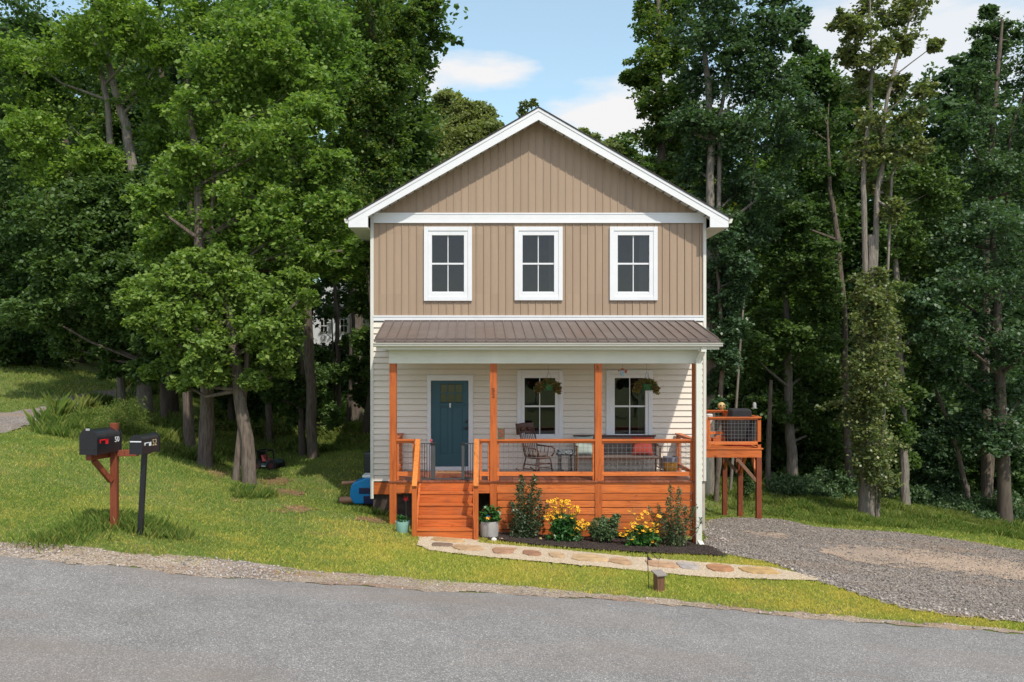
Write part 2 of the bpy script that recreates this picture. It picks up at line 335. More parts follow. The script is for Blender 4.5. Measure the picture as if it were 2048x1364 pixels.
GY=np.concatenate([np.linspace(-30,5,14,endpoint=False),np.linspace(5,40,141,endpoint=False),np.linspace(40,130,46)])
GZ=tps(*np.meshgrid(GX,GY,indexing='ij'))
def gz(x,y):
    x=np.clip(np.asarray(x,float),GX[0],GX[-1]-1e-6);y=np.clip(np.asarray(y,float),GY[0],GY[-1]-1e-6)
    i=np.clip(np.searchsorted(GX,x,'right')-1,0,len(GX)-2);j=np.clip(np.searchsorted(GY,y,'right')-1,0,len(GY)-2)
    fx=(x-GX[i])/(GX[i+1]-GX[i]);fy=(y-GY[j])/(GY[j+1]-GY[j])
    return (GZ[i,j]*(1-fx)*(1-fy)+GZ[i+1,j]*fx*(1-fy)+GZ[i,j+1]*(1-fx)*fy+GZ[i+1,j+1]*fx*fy)
def g1(x,y): return float(gz(x,y))
def G(px,py):
    D=np.arange(5,110,.05); x=(px-CX)*D/F; z=CZ-(py-CY)*D/F; h=np.nonzero(z<=gz(x,D))[0]
    d=D[h[0]] if len(h) else 110.
    return Vector(((px-CX)*d/F,d,g1((px-CX)*d/F,d)))
def ground():
    ex=np.concatenate([[-1500,-500,-200],GX,[200,500,1500]]); ey=np.concatenate([[-800,-200,-70],GY,[220,500,1800]])
    XX,YY=np.meshgrid(ex,ey,indexing='ij'); ZZ=gz(XX,YY)-.0
    V=np.stack([XX,YY,ZZ],-1).reshape(-1,3); a,b=len(ex),len(ey)
    I=(np.arange(a-1)[:,None]*b+np.arange(b-1)[None]).ravel()
    Fc=np.stack([I,I+b,I+b+1,I+1],1)
    m,nt,N,L=nodes('lawn_soil'); b_=N.new('ShaderNodeBsdfPrincipled'); o=N.new('ShaderNodeOutputMaterial'); L.new(b_.outputs[0],o.inputs[0]); b_.inputs['Roughness'].default_value=.95
    n1=noise_(N,L,2.2,6,.65,(1,1,1),'World'); n2=noise_(N,L,38,4,.7,(1,1,1),'World')
    c=ramp(N,L,n2,[(.3,(.07,.10,.02)),(.7,(.17,.21,.045))])
    c=mixc(N,L,ramp(N,L,n1,[(.52,(0,0,0)),(.66,(.55,)*3)]),c,(.21,.125,.06))
    # forest floor further back: brown leaf litter
    g=N.new('ShaderNodeNewGeometry'); sp=N.new('ShaderNodeSeparateXYZ'); L.new(g.outputs['Position'],sp.inputs[0])
    def mm(op,a,b):
        n=N.new('ShaderNodeMath'); n.operation=op
        for s,v in zip(n.inputs,(a,b)):
            if hasattr(v,'links'): L.new(v,s)
            else: s.default_value=v
        return n.outputs[0]
    wob=mm('MULTIPLY',mm('SUBTRACT',n1,.5),6)
    f=mm('MULTIPLY',mm('SUBTRACT',mm('ADD',sp.outputs[1],wob),34),.3); f=mm('MINIMUM',mm('MAXIMUM',f,0),1)
    f=mm('MULTIPLY',f,mm('GREATER_THAN',sp.outputs[0],-6.0))
    c=mixc(N,L,f,c,ramp(N,L,n2,[(.3,(.03,.02,.012)),(.7,(.10,.06,.035))]))
    L.new(c,b_.inputs['Base Color'])
    me=rawmesh('ground',V,Fc,m,True); ob=bpy.data.objects.new('ground',me); COL.objects.link(ob); tag(ob,kind='structure')
ground()
def inside(poly,x,y):
    x=np.asarray(x);y=np.asarray(y);r=np.zeros(x.shape,bool); n=len(poly)
    for i in range(n):
        x1,y1=poly[i][:2];x2,y2=poly[(i+1)%n][:2]
        c=((y1>y)!=(y2>y)); 
        with np.errstate(divide='ignore',invalid='ignore'): r^=c&(x<(x2-x1)*(y-y1)/(y2-y1+1e-12)+x1)
    return r
def wob(x,y,a,s):
    return a*(np.sin(x*s*1.7+y*s*.9)+np.sin(x*s*3.1-y*s*2.3+1.3)*.6+np.sin(y*s*4.7+x*s*.7+2.1)*.4)
def patch(name,poly,cell,h,m,edge=.03,bump=0,kind='structure',seed=0):
    px=[p[0] for p in poly];py=[p[1] for p in poly]
    xs=np.arange(min(px)-.2,max(px)+.2,cell);ys=np.arange(min(py)-.2,max(py)+.2,cell)
    XX,YY=np.meshgrid(xs,ys,indexing='ij'); cx=XX[:-1,:-1]+cell/2;cy=YY[:-1,:-1]+cell/2
    ok=inside(poly,cx+wob(cx,cy,edge,3),cy+wob(cy,cx,edge,3.7))
    rng=np.random.RandomState(seed); ZZ=gz(XX,YY)+h+(rng.rand(*XX.shape)*bump if bump else 0)
    V=np.stack([XX,YY,ZZ],-1).reshape(-1,3);b=len(ys)
    i,j=np.nonzero(ok);I=i*b+j; Fc=np.stack([I,I+b,I+b+1,I+1],1)
    used,inv=np.unique(Fc,return_inverse=True); V=V[used];Fc=inv.reshape(Fc.shape)
    me=rawmesh(name,V,Fc,m,True); o=bpy.data.objects.new(name,me); COL.objects.link(o); return tag(o,kind=kind)
def speckle(name,base,var,scales,cols,rough=.9,patchc=None,bump=.5):
    m,nt,N,L=nodes(name); b=N.new('ShaderNodeBsdfPrincipled'); o=N.new('ShaderNodeOutputMaterial'); L.new(b.outputs[0],o.inputs[0]); b.inputs['Roughness'].default_value=rough; b.inputs['Specular IOR Level'].default_value=.3
    g=N.new('ShaderNodeNewGeometry'); vo=N.new('ShaderNodeTexVoronoi'); vo.inputs['Scale'].default_value=scales[0]; L.new(g.outputs['Position'],vo.inputs[0])
    sep=N.new('ShaderNodeSeparateColor'); L.new(vo.outputs['Color'],sep.inputs[0])
    c=ramp(N,L,sep.outputs[0],cols)
    n=noise_(N,L,scales[1],5,.65,(1,1,1),'World'); c=mixc(N,L,1.0,c,ramp(N,L,n,[(.3,(1-var,)*3),(.7,(1+var,)*3)]),'MULTIPLY')
    if patchc:
        n2=noise_(N,L,patchc[1],5,.6,(.5,1.6,1),'World'); c=mixc(N,L,ramp(N,L,n2,[(patchc[2],(0,0,0)),(patchc[3],(patchc[4],)*3)]),c,patchc[0])
    L.new(c,b.inputs['Base Color'])
    bp=N.new('ShaderNodeBump'); bp.inputs['Strength'].default_value=bump; bp.inputs['Distance'].default_value=.01; L.new(vo.outputs['Distance'],bp.inputs['Height']); L.new(bp.outputs[0],b.inputs['Normal'])
    return m
# road
redge=[(-900,1047),(-500,1075),(0,1110),(150,1122),(340,1143),(480,1155),(600,1161),(839,1178),(1078,1190),(1300,1204),(1500,1223),(1700,1242),(2048,1266),(2500,1300),(2900,1325)]
RE=[G(*p) for p in redge]
def xyline(pl,x):
    return np.interp(x,[p.x for p in pl],[p.y for p in pl])
def road():
    xs=np.concatenate([np.linspace(-60,-16,40,endpoint=False),np.linspace(-16,16,400,endpoint=False),np.linspace(16,60,40)])
    e=xyline(RE,xs)+.03*np.sin(xs*9)+.04*np.sin(xs*3.7+1)+.02*np.sin(xs*23)
    t=np.linspace(0,1,60); YY=e[:,None]*(1-t)+(-3+0*e[:,None])*t; XX=np.repeat(xs[:,None],60,1)
    ZZ=gz(XX,YY)+.02+.05*np.sin(np.pi*t)[None]; ZZ[:,0]-=.03
    V=np.stack([XX,YY,ZZ],-1).reshape(-1,3); I=(np.arange(len(xs)-1)[:,None]*60+np.arange(59)[None]).ravel(); Fc=np.stack([I,I+1,I+61,I+60],1)
    m=speckle('worn_asphalt',.2,.13,(95,1.2),[(0,(.14,.138,.136)),(.35,(.19,.187,.183)),(.75,(.255,.248,.238)),(.92,(.36,.35,.33)),(1,(.56,.54,.51))],.85,((.235,.195,.165),.5,.46,.7,.55),.6)
    me=rawmesh('road',V,Fc,m,True); o=bpy.data.objects.new('road',me); COL.objects.link(o); tag(o,kind='structure')
road()
# shoulder of dirt and fine gravel
gedge=[(-500,1060),(0,1086),(150,1096),(300,1113),(430,1117),(560,1135),(700,1148),(900,1163),(1100,1180),(1300,1197),(1500,1218),(1700,1236),(2048,1262),(2500,1296)]
GE=[G(*p) for p in gedge]
sh_poly=[(p.x,p.y) for p in GE]+[(p.x,p.y-.12) for p in RE[-2:0:-1]]
M_dirt=speckle('sandy_dirt',.3,.2,(60,1.5),[(0,(.19,.135,.09)),(.5,(.30,.235,.17)),(.85,(.41,.35,.28)),(1,(.55,.5,.45))],.95,((.22,.10,.05),1.3,.5,.7,.6),.7)
patch('road_shoulder',sh_poly,.05,.010,M_dirt,.05)
dr_poly=[tuple(G(*p)[:2]) for p in [(1408,1090),(1440,1109),(1530,1126),(1620,1158),(1700,1186),(1800,1216),(1900,1233),(2048,1250),(2400,1290),(2500,1150),(2300,1135),(2048,1104),(1900,1080),(1800,1067),(1700,1062),(1620,1055),(1560,1041),(1500,1038),(1412,1043)]]
M_drive=speckle('grey_gravel_bed',.2,.2,(34,.8),[(0,(.11,.098,.09)),(.5,(.20,.175,.155)),(.85,(.30,.265,.235)),(1,(.46,.43,.39))],.95,((.30,.21,.145),.42,.5,.64,.75),.9)
patch('driveway',dr_poly,.09,.022,M_drive,.08,.012)
mu_poly=[tuple(G(*p)[:2]) for p in [(957,1077),(1000,1084),(1100,1096),(1200,1104),(1300,1109),(1400,1113),(1452,1116),(1425,1098)]]+[(PX(1400,19.1),19.05),(PX(1392,19.2),19.5),(PX(958,19.2),19.5)]
M_mulch=speckle('dark_mulch',.2,.25,(55,2),[(0,(.018,.012,.010)),(.6,(.045,.030,.024)),(.9,(.075,.052,.042)),(1,(.16,.12,.10))],.95,None,1.0)
patch('mulch_bed',mu_poly,.045,.034,M_mulch,.03,.02)
pa_poly=[tuple(G(*p)[:2]) for p in [(836,1077),(838,1093),(868,1104),(950,1115),(1100,1128),(1250,1143),(1400,1156),(1560,1163),(1660,1164),(1600,1150),(1540,1137),(1400,1128),(1250,1115),(1150,1105),(1050,1096),(958,1089),(952,1077)]]
M_path=speckle('cream_pea_gravel',.2,.08,(70,2),[(0,(.36,.27,.17)),(.5,(.52,.42,.29)),(.85,(.64,.54,.40)),(1,(.74,.67,.55))],.9,None,.9)
patch('garden_path',pa_poly,.04,.028,M_path,.03,.01)
ld_poly=[tuple(G(*p)[:2]) for p in [(-250,880),(0,868),(75,848),(147,823),(190,805),(250,793),(330,787),(332,778),(250,778),(160,789),(100,804),(73,819),(0,828),(-250,832)]]
patch('side_driveway',ld_poly,.12,.03,M_drive,.08,.01)
NOGRASS=[sh_poly,dr_poly,mu_poly,pa_poly,ld_poly,[(-2.9,21),(5.15,21),(5.15,31),(-2.9,31)],[(PX(778,19.2)-.02,19.3),(PX(1400,19.2),19.3),(PX(1400,19.2),21.2),(PX(778,19.2)-.02,21.2)],[(PX(832,18),17.98),(PX(952,18),17.98),(PX(952,18),19.4),(PX(832,18),19.4)]]
def bad(x,y,e=.04):
    r=np.zeros(x.shape,bool); xx=x+wob(x,y,e,3); yy=y+wob(y,x,e,3.7)
    for p in NOGRASS: r|=inside(p,xx,yy)
    return r|(y<xyline(RE,x)+.05)
def stones(name,poly,n,s0,s1,m,seed,h=.02,dist=None,parent=None,power=2.5):
    rng=np.random.RandomState(seed); px=[p[0] for p in poly];py=[p[1] for p in poly]
    x=rng.uniform(min(px),max(px),n*6);y=rng.uniform(min(py),max(py),n*6); ok=inside(poly,x,y)
    if dist is not None: ok&=rng.rand(len(x))<dist(x,y)
    x=x[ok][:n];y=y[ok][:n];k=len(x); s=s0+(s1-s0)*rng.rand(k)**power
    O=np.array([(1,0,0),(0,1,0),(-1,0,0),(0,-1,0),(0,0,1),(0,0,-1)],float)
    Oc=O[None]*(.6+.6*rng.rand(k,6,1))+rng.normal(0,.18,(k,6,3)); Oc[:,:,2]*=.65
    a=rng.rand(k)*6.28;ca,sa=np.cos(a),np.sin(a); xr=Oc[:,:,0]*ca[:,None]-Oc[:,:,1]*sa[:,None]; yr=Oc[:,:,0]*sa[:,None]+Oc[:,:,1]*ca[:,None]
    V=np.stack([xr*s[:,None]+x[:,None],yr*s[:,None]+y[:,None],Oc[:,:,2]*s[:,None]+(gz(x,y)+h)[:,None]],-1).reshape(-1,3)
    f=np.array([(0,1,4),(1,2,4),(2,3,4),(3,0,4),(1,0,5),(2,1,5),(3,2,5),(0,3,5)]); Fc=(np.arange(k)[:,None,None]*6+f[None]).reshape(-1,3)
    me=rawmesh(name,V,Fc,m); o=bpy.data.objects.new(name,me); COL.objects.link(o); return tag(o,kind='stuff')
M_gs=mat('gravel_stones',(.30,.26,.218),.85,.2,3,island=.7)
M_gl=mat('pale_gravel_stones',(.37,.33,.30),.85,.2,3,island=.5)
M_gp=mat('cream_pebbles',(.53,.43,.31),.85,.1,3,island=.3)
M_gm=mat('bark_chips',(.040,.027,.021),.9,.3,3,island=.6)
def near_line(pl,w):
    def f(x,y):
        d=np.full(x.shape,9.)
        for a,b in zip(pl[:-1],pl[1:]):
            ax,ay,bx,by=a[0],a[1],b[0],b[1]; t=np.clip(((x-ax)*(bx-ax)+(y-ay)*(by-ay))/((bx-ax)**2+(by-ay)**2+1e-9),0,1)
            d=np.minimum(d,np.hypot(x-ax-t*(bx-ax),y-ay-t*(by-ay)))
        return np.exp(-(d/w)**2)
    return f
dt_poly=[tuple(G(*p)[:2]) for p in [(1636,1104),(1680,1095),(1740,1093),(1850,1104),(2048,1126),(2300,1160),(2300,1196),(2048,1168),(1900,1148),(1780,1133),(1690,1122),(1650,1114)]]
M_track=speckle('worn_tan_dirt',.3,.14,(55,2.5),[(0,(.26,.18,.125)),(.5,(.36,.265,.19)),(.85,(.46,.36,.27)),(1,(.58,.49,.40))],.95,((.22,.19,.17),1.1,.48,.7,.7),.6)
patch('dirt_track',dt_poly,.06,.030,M_track,.30,.008)
patch('bare_patch',[tuple(G(*p)[:2]) for p in [(1500,1070),(1530,1064),(1570,1068),(1560,1078),(1515,1080)]],.08,.030,M_track,.2,.008)
tag(stones('driveway_gravel',dr_poly,46000,.007,.026,M_gs,1,.04,lambda x,y:1-.88*near_line([G(1660,1107),G(1740,1107),G(1850,1123),G(2048,1148),G(2300,1180)],.62)(x,y)),'grey crushed stone covering the driveway right of the house','gravel')
# broken white stones along the driveway edges
de=[G(*p) for p in [(1440,1110),(1530,1128),(1620,1158),(1700,1184),(1800,1213),(1900,1230),(2048,1247)]]
tag(stones('pale_gravel',dr_poly,5500,.015,.05,M_gl,2,.035,lambda x,y:np.maximum(near_line(de,.4)(x,y),near_line([G(1414,1094),G(1430,1080),G(1420,1062)],.3)(x,y))),'pale broken stones along the driveway edge by the lawn','gravel')
tag(stones('edge_gravel',[tuple(p) for p in sh_poly],4200,.006,.038,M_gl,3,.015,lambda x,y:np.maximum(.06,np.maximum(np.exp(-((x-PX(485,13.2))/.65)**2),.5*np.exp(-((x+7)/1.0)**2)))),'loose pale stones where the road meets the lawn','gravel')
tag(stones('path_pebbles',pa_poly,16000,.007,.018,M_gp,4,.03),'cream pebbles filling the garden path','pebbles')
tag(stones('mulch_chips',mu_poly,15000,.010,.034,M_gm,5,.045),'dark shredded bark covering the flower bed','mulch')
M_soil=speckle('red_clay_soil',.3,.2,(50,1.5),[(0,(.13,.065,.035)),(.5,(.21,.11,.06)),(.9,(.30,.18,.11)),(1,(.42,.32,.22))],.95,((.12,.09,.04),1.7,.5,.7,.7),.7)
for i_,(cx_,cy_,rx_,ry_) in enumerate([(592,1019,40,9),(570,986,34,9),(552,962,30,8),(436,948,26,14),(470,1000,14,4),(742,1041,30,6),(1446,975,30,8),(1560,1003,44,9),(1668,1012,12,3),(240,862,12,5)]):
    patch('soil_patch',[tuple(G(cx_+rx_*math.cos(t_)*(1+.2*math.sin(3*t_+i_)),cy_+ry_*math.sin(t_)*(1+.25*math.cos(2*t_+i_)))[:2]) for t_ in [k_*.35 for k_ in range(18)]],.05,.012,M_soil,.09,.006)
# grass -------------------------------------------------------------
def blades(name,x,y,h,wd,m,seed,lean=.5,nseg=1):
    rng=np.random.RandomState(seed);k=len(x);z=gz(x,y); a=rng.rand(k)*6.283; ln=rng.rand(k)*lean; b=rng.rand(k)*6.283
    dx,dy=np.cos(a)*wd/2,np.sin(a)*wd/2; tx,ty=np.cos(b)*ln*h,np.sin(b)*ln*h
    V=np.empty((k,4,3)); V[:,0]=np.stack([x-dx,y-dy,z-.01],-1);V[:,1]=np.stack([x+dx,y+dy,z-.01],-1)
    V[:,2]=np.stack([x+dx*.5+tx*.35,y+dy*.5+ty*.35,z+h*.62],-1); V[:,3]=np.stack([x+tx,y+ty,z+h],-1)
    Fc=(np.arange(k)[:,None,None]*4+np.array([(0,1,2),(0,2,3)])[None]).reshape(-1,3)
    me=rawmesh(name,V.reshape(-1,3),Fc,m); o=bpy.data.objects.new(name,me); COL.objects.link(o); return tag(o,kind='stuff')
rng=np.random.RandomState(7)
def scat(x0,x1,y0,y1,dens,keep=None):
    n=int((x1-x0)*(y1-y0)*dens); x=rng.uniform(x0,x1,n);y=rng.uniform(y0,y1,n)
    px=CX+x*F/y; ok=(px>-60)&(px<2110)&~bad(x+rng.normal(0,.035,n),y+rng.normal(0,.035,n))
    if keep is not None: ok&=rng.rand(n)<keep(x,y)
    return x[ok],y[ok]
soil=[G(552,962)[:2],G(592,1019)[:2],G(570,986)[:2],G(436,948)[:2],G(1560,1003)[:2],G(1446,975)[:2],G(742,1041)[:2]]
def bare(x,y):
    k=.5+.25*np.clip(wob(x,y,.5,1.1)+wob(y,x,.4,.47),-1,1)+.25
    for (sx,sy),r in zip(soil,(.5,.45,.5,.8,1.1,.9,.7)): k*=1-.9*np.exp(-(((x-sx)/(r*1.6))**2+((y-sy)/r)**2))
    near=np.exp(-np.abs(y-xyline(GE,x))/.10)*(.5+.5*np.sign(wob(x,y,1,4)))
    return np.clip(k*(1-.7*near),0,1)
xs=[];ys=[];hs=[]
for (a,b,c,d,den,hh) in ((-10,10,12.3,17,3600,.040),(-14,13,17,22,1900,.046),(-20,16,22,30,700,.065),(-24,18,30,38,260,.10)):
    x,y=scat(a,b,c,d,den,bare); xs.append(x);ys.append(y);hs.append(hh*(.5+.9*rng.rand(len(x))))
# sparse grass creeping over the dirt shoulder
n=60000; x=rng.uniform(-10,9,n); y=rng.uniform(12.3,14.6,n); e1=xyline(RE,x); e2=xyline(GE,x); f_=(y-e1)/(e2-e1+1e-6)
ok=(f_>.25)&(f_<1.1)&(rng.rand(n)<.75*np.clip(f_,0,1)**1.5*np.clip(.5+wob(x,y,.8,1.9),0,1))&(np.abs(x-PX(485,13.2))>.55); xs.append(x[ok]);ys.append(y[ok]);hs.append(.035*(.5+.9*rng.rand(ok.sum())))
x=np.concatenate(xs);y=np.concatenate(ys);h=np.concatenate(hs)
wd=.006+.0005*(y-12)+.002*rng.rand(len(x))
q_=np.clip((x+4.5+wob(x,y,.6,1.3))/3.0,0,1); sel=rng.rand(len(x))<(.25+.75*q_)*np.clip(1.4-(y-12)/12,.15,1)
tag(blades('lawn',x[~sel],y[~sel],h[~sel]*1.05,wd[~sel],LF['grass2'],13,1.0),'fresh green short grass on the left slope and back yard','grass')
x=x[sel];y=y[sel];h=h[sel];wd=wd[sel]
tag(blades('lawn',x,y,h,wd,LF['grass'],11,1.0),'short mown yellow green grass on the front yard and slope','grass')
# tall weeds on the bank, along the wood and round the mailbox posts
xs=[];ys=[];hs=[]
def zone(pxs,den,h0,h1,seed,fall=None):
    poly=[tuple(G(*p)[:2]) for p in pxs]; r=np.random.RandomState(seed); X=[p[0] for p in poly];Y=[p[1] for p in poly]
    n=int((max(X)-min(X))*(max(Y)-min(Y))*den); x=r.uniform(min(X),max(X),n);y=r.uniform(min(Y),max(Y),n); ok=inside(poly,x,y)&~bad(x,y)&(r.rand(n)<(.55+.45*np.sign(wob(x,y,1,1.6))))
    x=x[ok];y=y[ok]; hh=h0+(h1-h0)*np.clip(r.rand(len(x))**1.5*(.6+.5*wob(x,y,.7,.9)),0,1.3); xs.append(x);ys.append(y);hs.append(hh)
zone([(60,868),(150,830),(230,800),(330,790),(470,830),(560,860),(745,900),(745,872),(560,850),(420,780),(340,760),(200,790)],1912,.15,.7,1)
zone([(70,870),(250,905),(420,930),(520,900),(740,905),(740,880),(560,870),(400,850),(200,830)],1989,.10,.42,2)
zone([(1415,1000),(1500,1025),(1640,1052),(1760,1058),(1900,1065),(2060,1085),(2060,1030),(1900,1010),(1700,1000),(1560,975),(1415,960)],1606,.08,.30,3)
zone([(460,985),(545,985),(560,1000),(470,1000)],2677,.1,.25,4)
for (px,py,r_,hh,n) in ((225,1050,.20,.20,420),(278,1058,.20,.20,420),(315,1068,.24,.15,420),(172,1064,.22,.13,220),(740,1030,.18,.16,200),(110,1085,.25,.14,200)):
    n*=4; c=G(px,py); x=c.x+rng.normal(0,r_,n);y=c.y+rng.normal(0,r_*.7,n); xs.append(x);ys.append(y);hs.append(hh*(.4+.9*rng.rand(n)))
x=np.concatenate(xs);y=np.concatenate(ys);h=np.concatenate(hs)
tag(blades('tall_grass',x,y,h,.0026+.00028*(y-12)*(.6+.6*rng.rand(len(x))),LF['weed'],12,.7),'unmown grass and weeds on the bank, wood margin and round the mailbox posts','grass')
# ---------------------------------------------------------------- house
YW=21.0
def wx(px): return PX(px,YW)
def wz(py): return PZ(py,YW)
HL,HR=wx(741),wx(1410.5); FL=PZ(962,19.15); HB=31.5
house=thing('house','two-storey gabled house with tan upper siding, cream lower siding and an orange wooden porch','house',((HL+HR)/2,YW,g1(1,YW)))
zb=wz(962); zband=wz(637); 
# openings (x0,x1,z0,z1): outer edge of glass
win_up=[(864,928,471,585),(1045,1108,471,585),(1235,1298,471,585)]
win_lo=[(1049,1110,756,870),(1229,1290,756,870)]
door=(862,937,761,930)
ops=[(wx(a)-.03,wx(b)+.03,wz(d)-.03,wz(c)+.03) for a,b,c,d in win_up+win_lo]+[(wx(door[0]),wx(door[1]),FL-.3,wz(door[2]))]
def spans(x0,x1,za,zb_):
    s=[(x0,x1)]
    for a,b,c,d in ops:
        if d<=za+1e-4 or c>=zb_-1e-4: continue
        n=[]
        for p,q in s:
            if b<=p or a>=q: n.append((p,q))
            else:
                if a>p:n.append((p,a))
                if b<q:n.append((b,q))
        s=n
    return s
# lap siding, lower storey: courses split at openings
mb=MB(); course=(wz(962)-wz(643))/-27.0; zs=sorted(set([zb+i*course for i in range(28)]+[o[2] for o in ops if o[2]<zband]+[o[3] for o in ops if o[3]<zband]))
zs=[z for z in zs if zb<=z<=wz(643)+.001]
for za,zc in zip(zs[:-1],zs[1:]):
    if zc-za<.004: continue
    k=math.floor((za+.001-zb)/course); t0=(za-zb)/course-k; t1=(zc-zb)/course-k
    for a,b in spans(HL+.06,HR-.06,za,zc):
        ya=YW-.026*(1-t0);yb=YW-.026*(1-min(t1,1)); zr_=zc if t1<.93 else max(za,zc-.014)
        mb.add([(a,ya,za),(b,ya,za),(b,yb,zr_),(a,yb,zr_),(a,YW+.02,za),(b,YW+.02,za),(a,YW+.02,zr_),(b,YW+.02,zr_),(b,YW+.02,zc),(a,YW+.02,zc)],[(0,1,2,3),(0,4,5,1),(3,2,7,6),(6,7,8,9)])
mb.build('siding',W['siding'],house)
# board siding, upper storey and gable
mb=MB(); zt=wz(631); slope=(PZ(213,20.55)-PZ(432,20.55))/(PX(1077,20.55)-PX(698,20.55)); XR=wx(1076)
zroof=lambda x:PZ(243,YW)+.05-abs(x-XR)*slope
pitch=14.9/84.05; x=HL+.06; mb=MB(); bt=MB()
zs2=[zt]+sorted(set(v for o in ops[:3] for v in o[2:4]))+[wz(427)]
while x<HR-.06:
    x2=min(x+pitch,HR-.06)
    for za,zc in zip(zs2[:-1],zs2[1:]):
        for a,b in spans(x,x2,za,zc):
            bt.add([(a,YW+.012,za),(b,YW+.012,za),(b,YW+.012,zc),(a,YW+.012,zc)],[(0,1,2,3)]); b2=min(b,x2-.040)
            if b2>a: mb.add([(a,YW,za),(b2,YW,za),(b2,YW,zc),(a,YW,zc),(b2,YW+.012,za),(b2,YW+.012,zc)],[(0,1,2,3),(1,4,5,2)])
    z0=wz(427); za,zc=zroof(x),zroof(x2)
    if max(za,zc)>z0:
        if x<XR<x2: mb.add([(x,YW,z0),(x2,YW,z0),(x2,YW,max(z0,zc)),(XR,YW,zroof(XR)),(x,YW,max(z0,za))],[(0,1,2,3,4)])
        else: mb.add([(x,YW,z0),(x2,YW,z0),(x2,YW,max(z0,zc)),(x,YW,max(z0,za))],[(0,1,2,3)])
    # raised rib with a groove beside it
    for za,zc in zip(zs2[:-1],zs2[1:]):
        if spans(x2-.028,x2,za,zc)==[(x2-.028,x2)] and x2<HR-.08: mb.box(x2-.026,x2-.001,YW-.013,YW+.011,za,zc)
    if zroof(x2)>z0+.02 and x2<HR-.08: mb.box(x2-.024,x2-.001,YW-.018,YW+.005,z0,zroof(x2)-.02 if abs(x2-XR)>.1 else zroof(x2)-.05)
    x=x2
bs=mb.build('board_siding',W['tan'],house); bt.build('backing',W['tan'],bs)
# shell
mb=MB(); zE=wz(427); mb.box(HL+.02,HL+.12,YW+.02,HB,zb,zE); mb.box(HR-.12,HR-.02,YW+.02,HB,zb,zE); mb.box(HL+.02,HR-.02,HB-.1,HB,zb,zE)
mb.prism([(HL+.02,HB,zE),(HR-.02,HB,zE),(XR,HB,zroof(XR))],0,(0,-.1,0))
mb.build('wall',W['siding'],house)
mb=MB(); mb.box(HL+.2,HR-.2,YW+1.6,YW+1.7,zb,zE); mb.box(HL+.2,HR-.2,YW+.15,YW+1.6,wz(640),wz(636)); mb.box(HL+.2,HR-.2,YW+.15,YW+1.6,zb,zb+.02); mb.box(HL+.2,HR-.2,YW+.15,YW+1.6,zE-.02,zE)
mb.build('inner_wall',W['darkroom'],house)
# bands and corner trims
mb=MB(); mb.box(wx(747),wx(1407),YW-.035,YW+.01,wz(444),wz(428)); mb.box(wx(747),wx(1407),YW-.05,YW-.035,wz(446.5),wz(443.5)); mb.box(wx(747),wx(1407),YW-.045,YW-.035,wz(429),wz(426)); mb.build('frieze_band',W['white'],house)
mb=MB(); mb.box(wx(747),wx(1407),YW-.035,YW+.01,wz(641.5),wz(632)); mb.box(wx(747),wx(1407),YW-.048,YW-.035,wz(634),wz(631)); mb.build('band_board',W['white'],house)
for a,b in ((741,747.5),(1406,1412)):
    mb=MB(); mb.box(wx(a),wx(b),YW-.03,YW+.1,zb-(.42 if a<800 else 0),wz(427)); mb.build('corner_trim',W['cream'],house,bevel=.004)
# foundation
mb=MB(); mb.box(HL+.06,HR-.06,YW+.05,HB-.1,-1.6,zb-.0); mb.build('foundation',W['block'],house)
mb=MB(); mb.box(HR-.35,HR-.0,YW+.02,YW+.3,-.6,zb-.01); mb.build('foundation_pier',W['concrete'],house,bevel=.01)
# gable roof
M_soffit,nt_,N_,L_=nodes('perforated_soffit'); b_=N_.new('ShaderNodeBsdfPrincipled'); o_=N_.new('ShaderNodeOutputMaterial'); L_.new(b_.outputs[0],o_.inputs[0]); b_.inputs['Roughness'].default_value=.5
g_=N_.new('ShaderNodeNewGeometry'); wv=N_.new('ShaderNodeTexWave'); wv.inputs['Scale'].default_value=1.6; wv.inputs['Distortion'].default_value=0; L_.new(g_.outputs['Position'],wv.inputs[0])
L_.new(ramp(N_,L_,wv.outputs[0],[(.90,(.62,.61,.55)),(.97,(.12,.11,.10))]),b_.inputs['Base Color'])
YF=20.55; s=PX(1077,YF); zr=PZ(213,YF); xl,xr=PX(697,YF),PX(1453,YF); xr=2*s-xl
zl=zr-(s-xl)*slope
th=.028; roof=MB()
for sg,xe in ((-1,xl),(1,xr)):
    roof.prism([(s,YF-.03,zr),(xe+sg*.05,YF-.03,zl-.05*slope),(xe+sg*.05,YF-.03,zl-.05*slope-th),(s,YF-.03,zr-th)],0,(0,HB+.6-YF,0))
rf=roof.build('roof',W['roof'],house)
fh=23/85.9
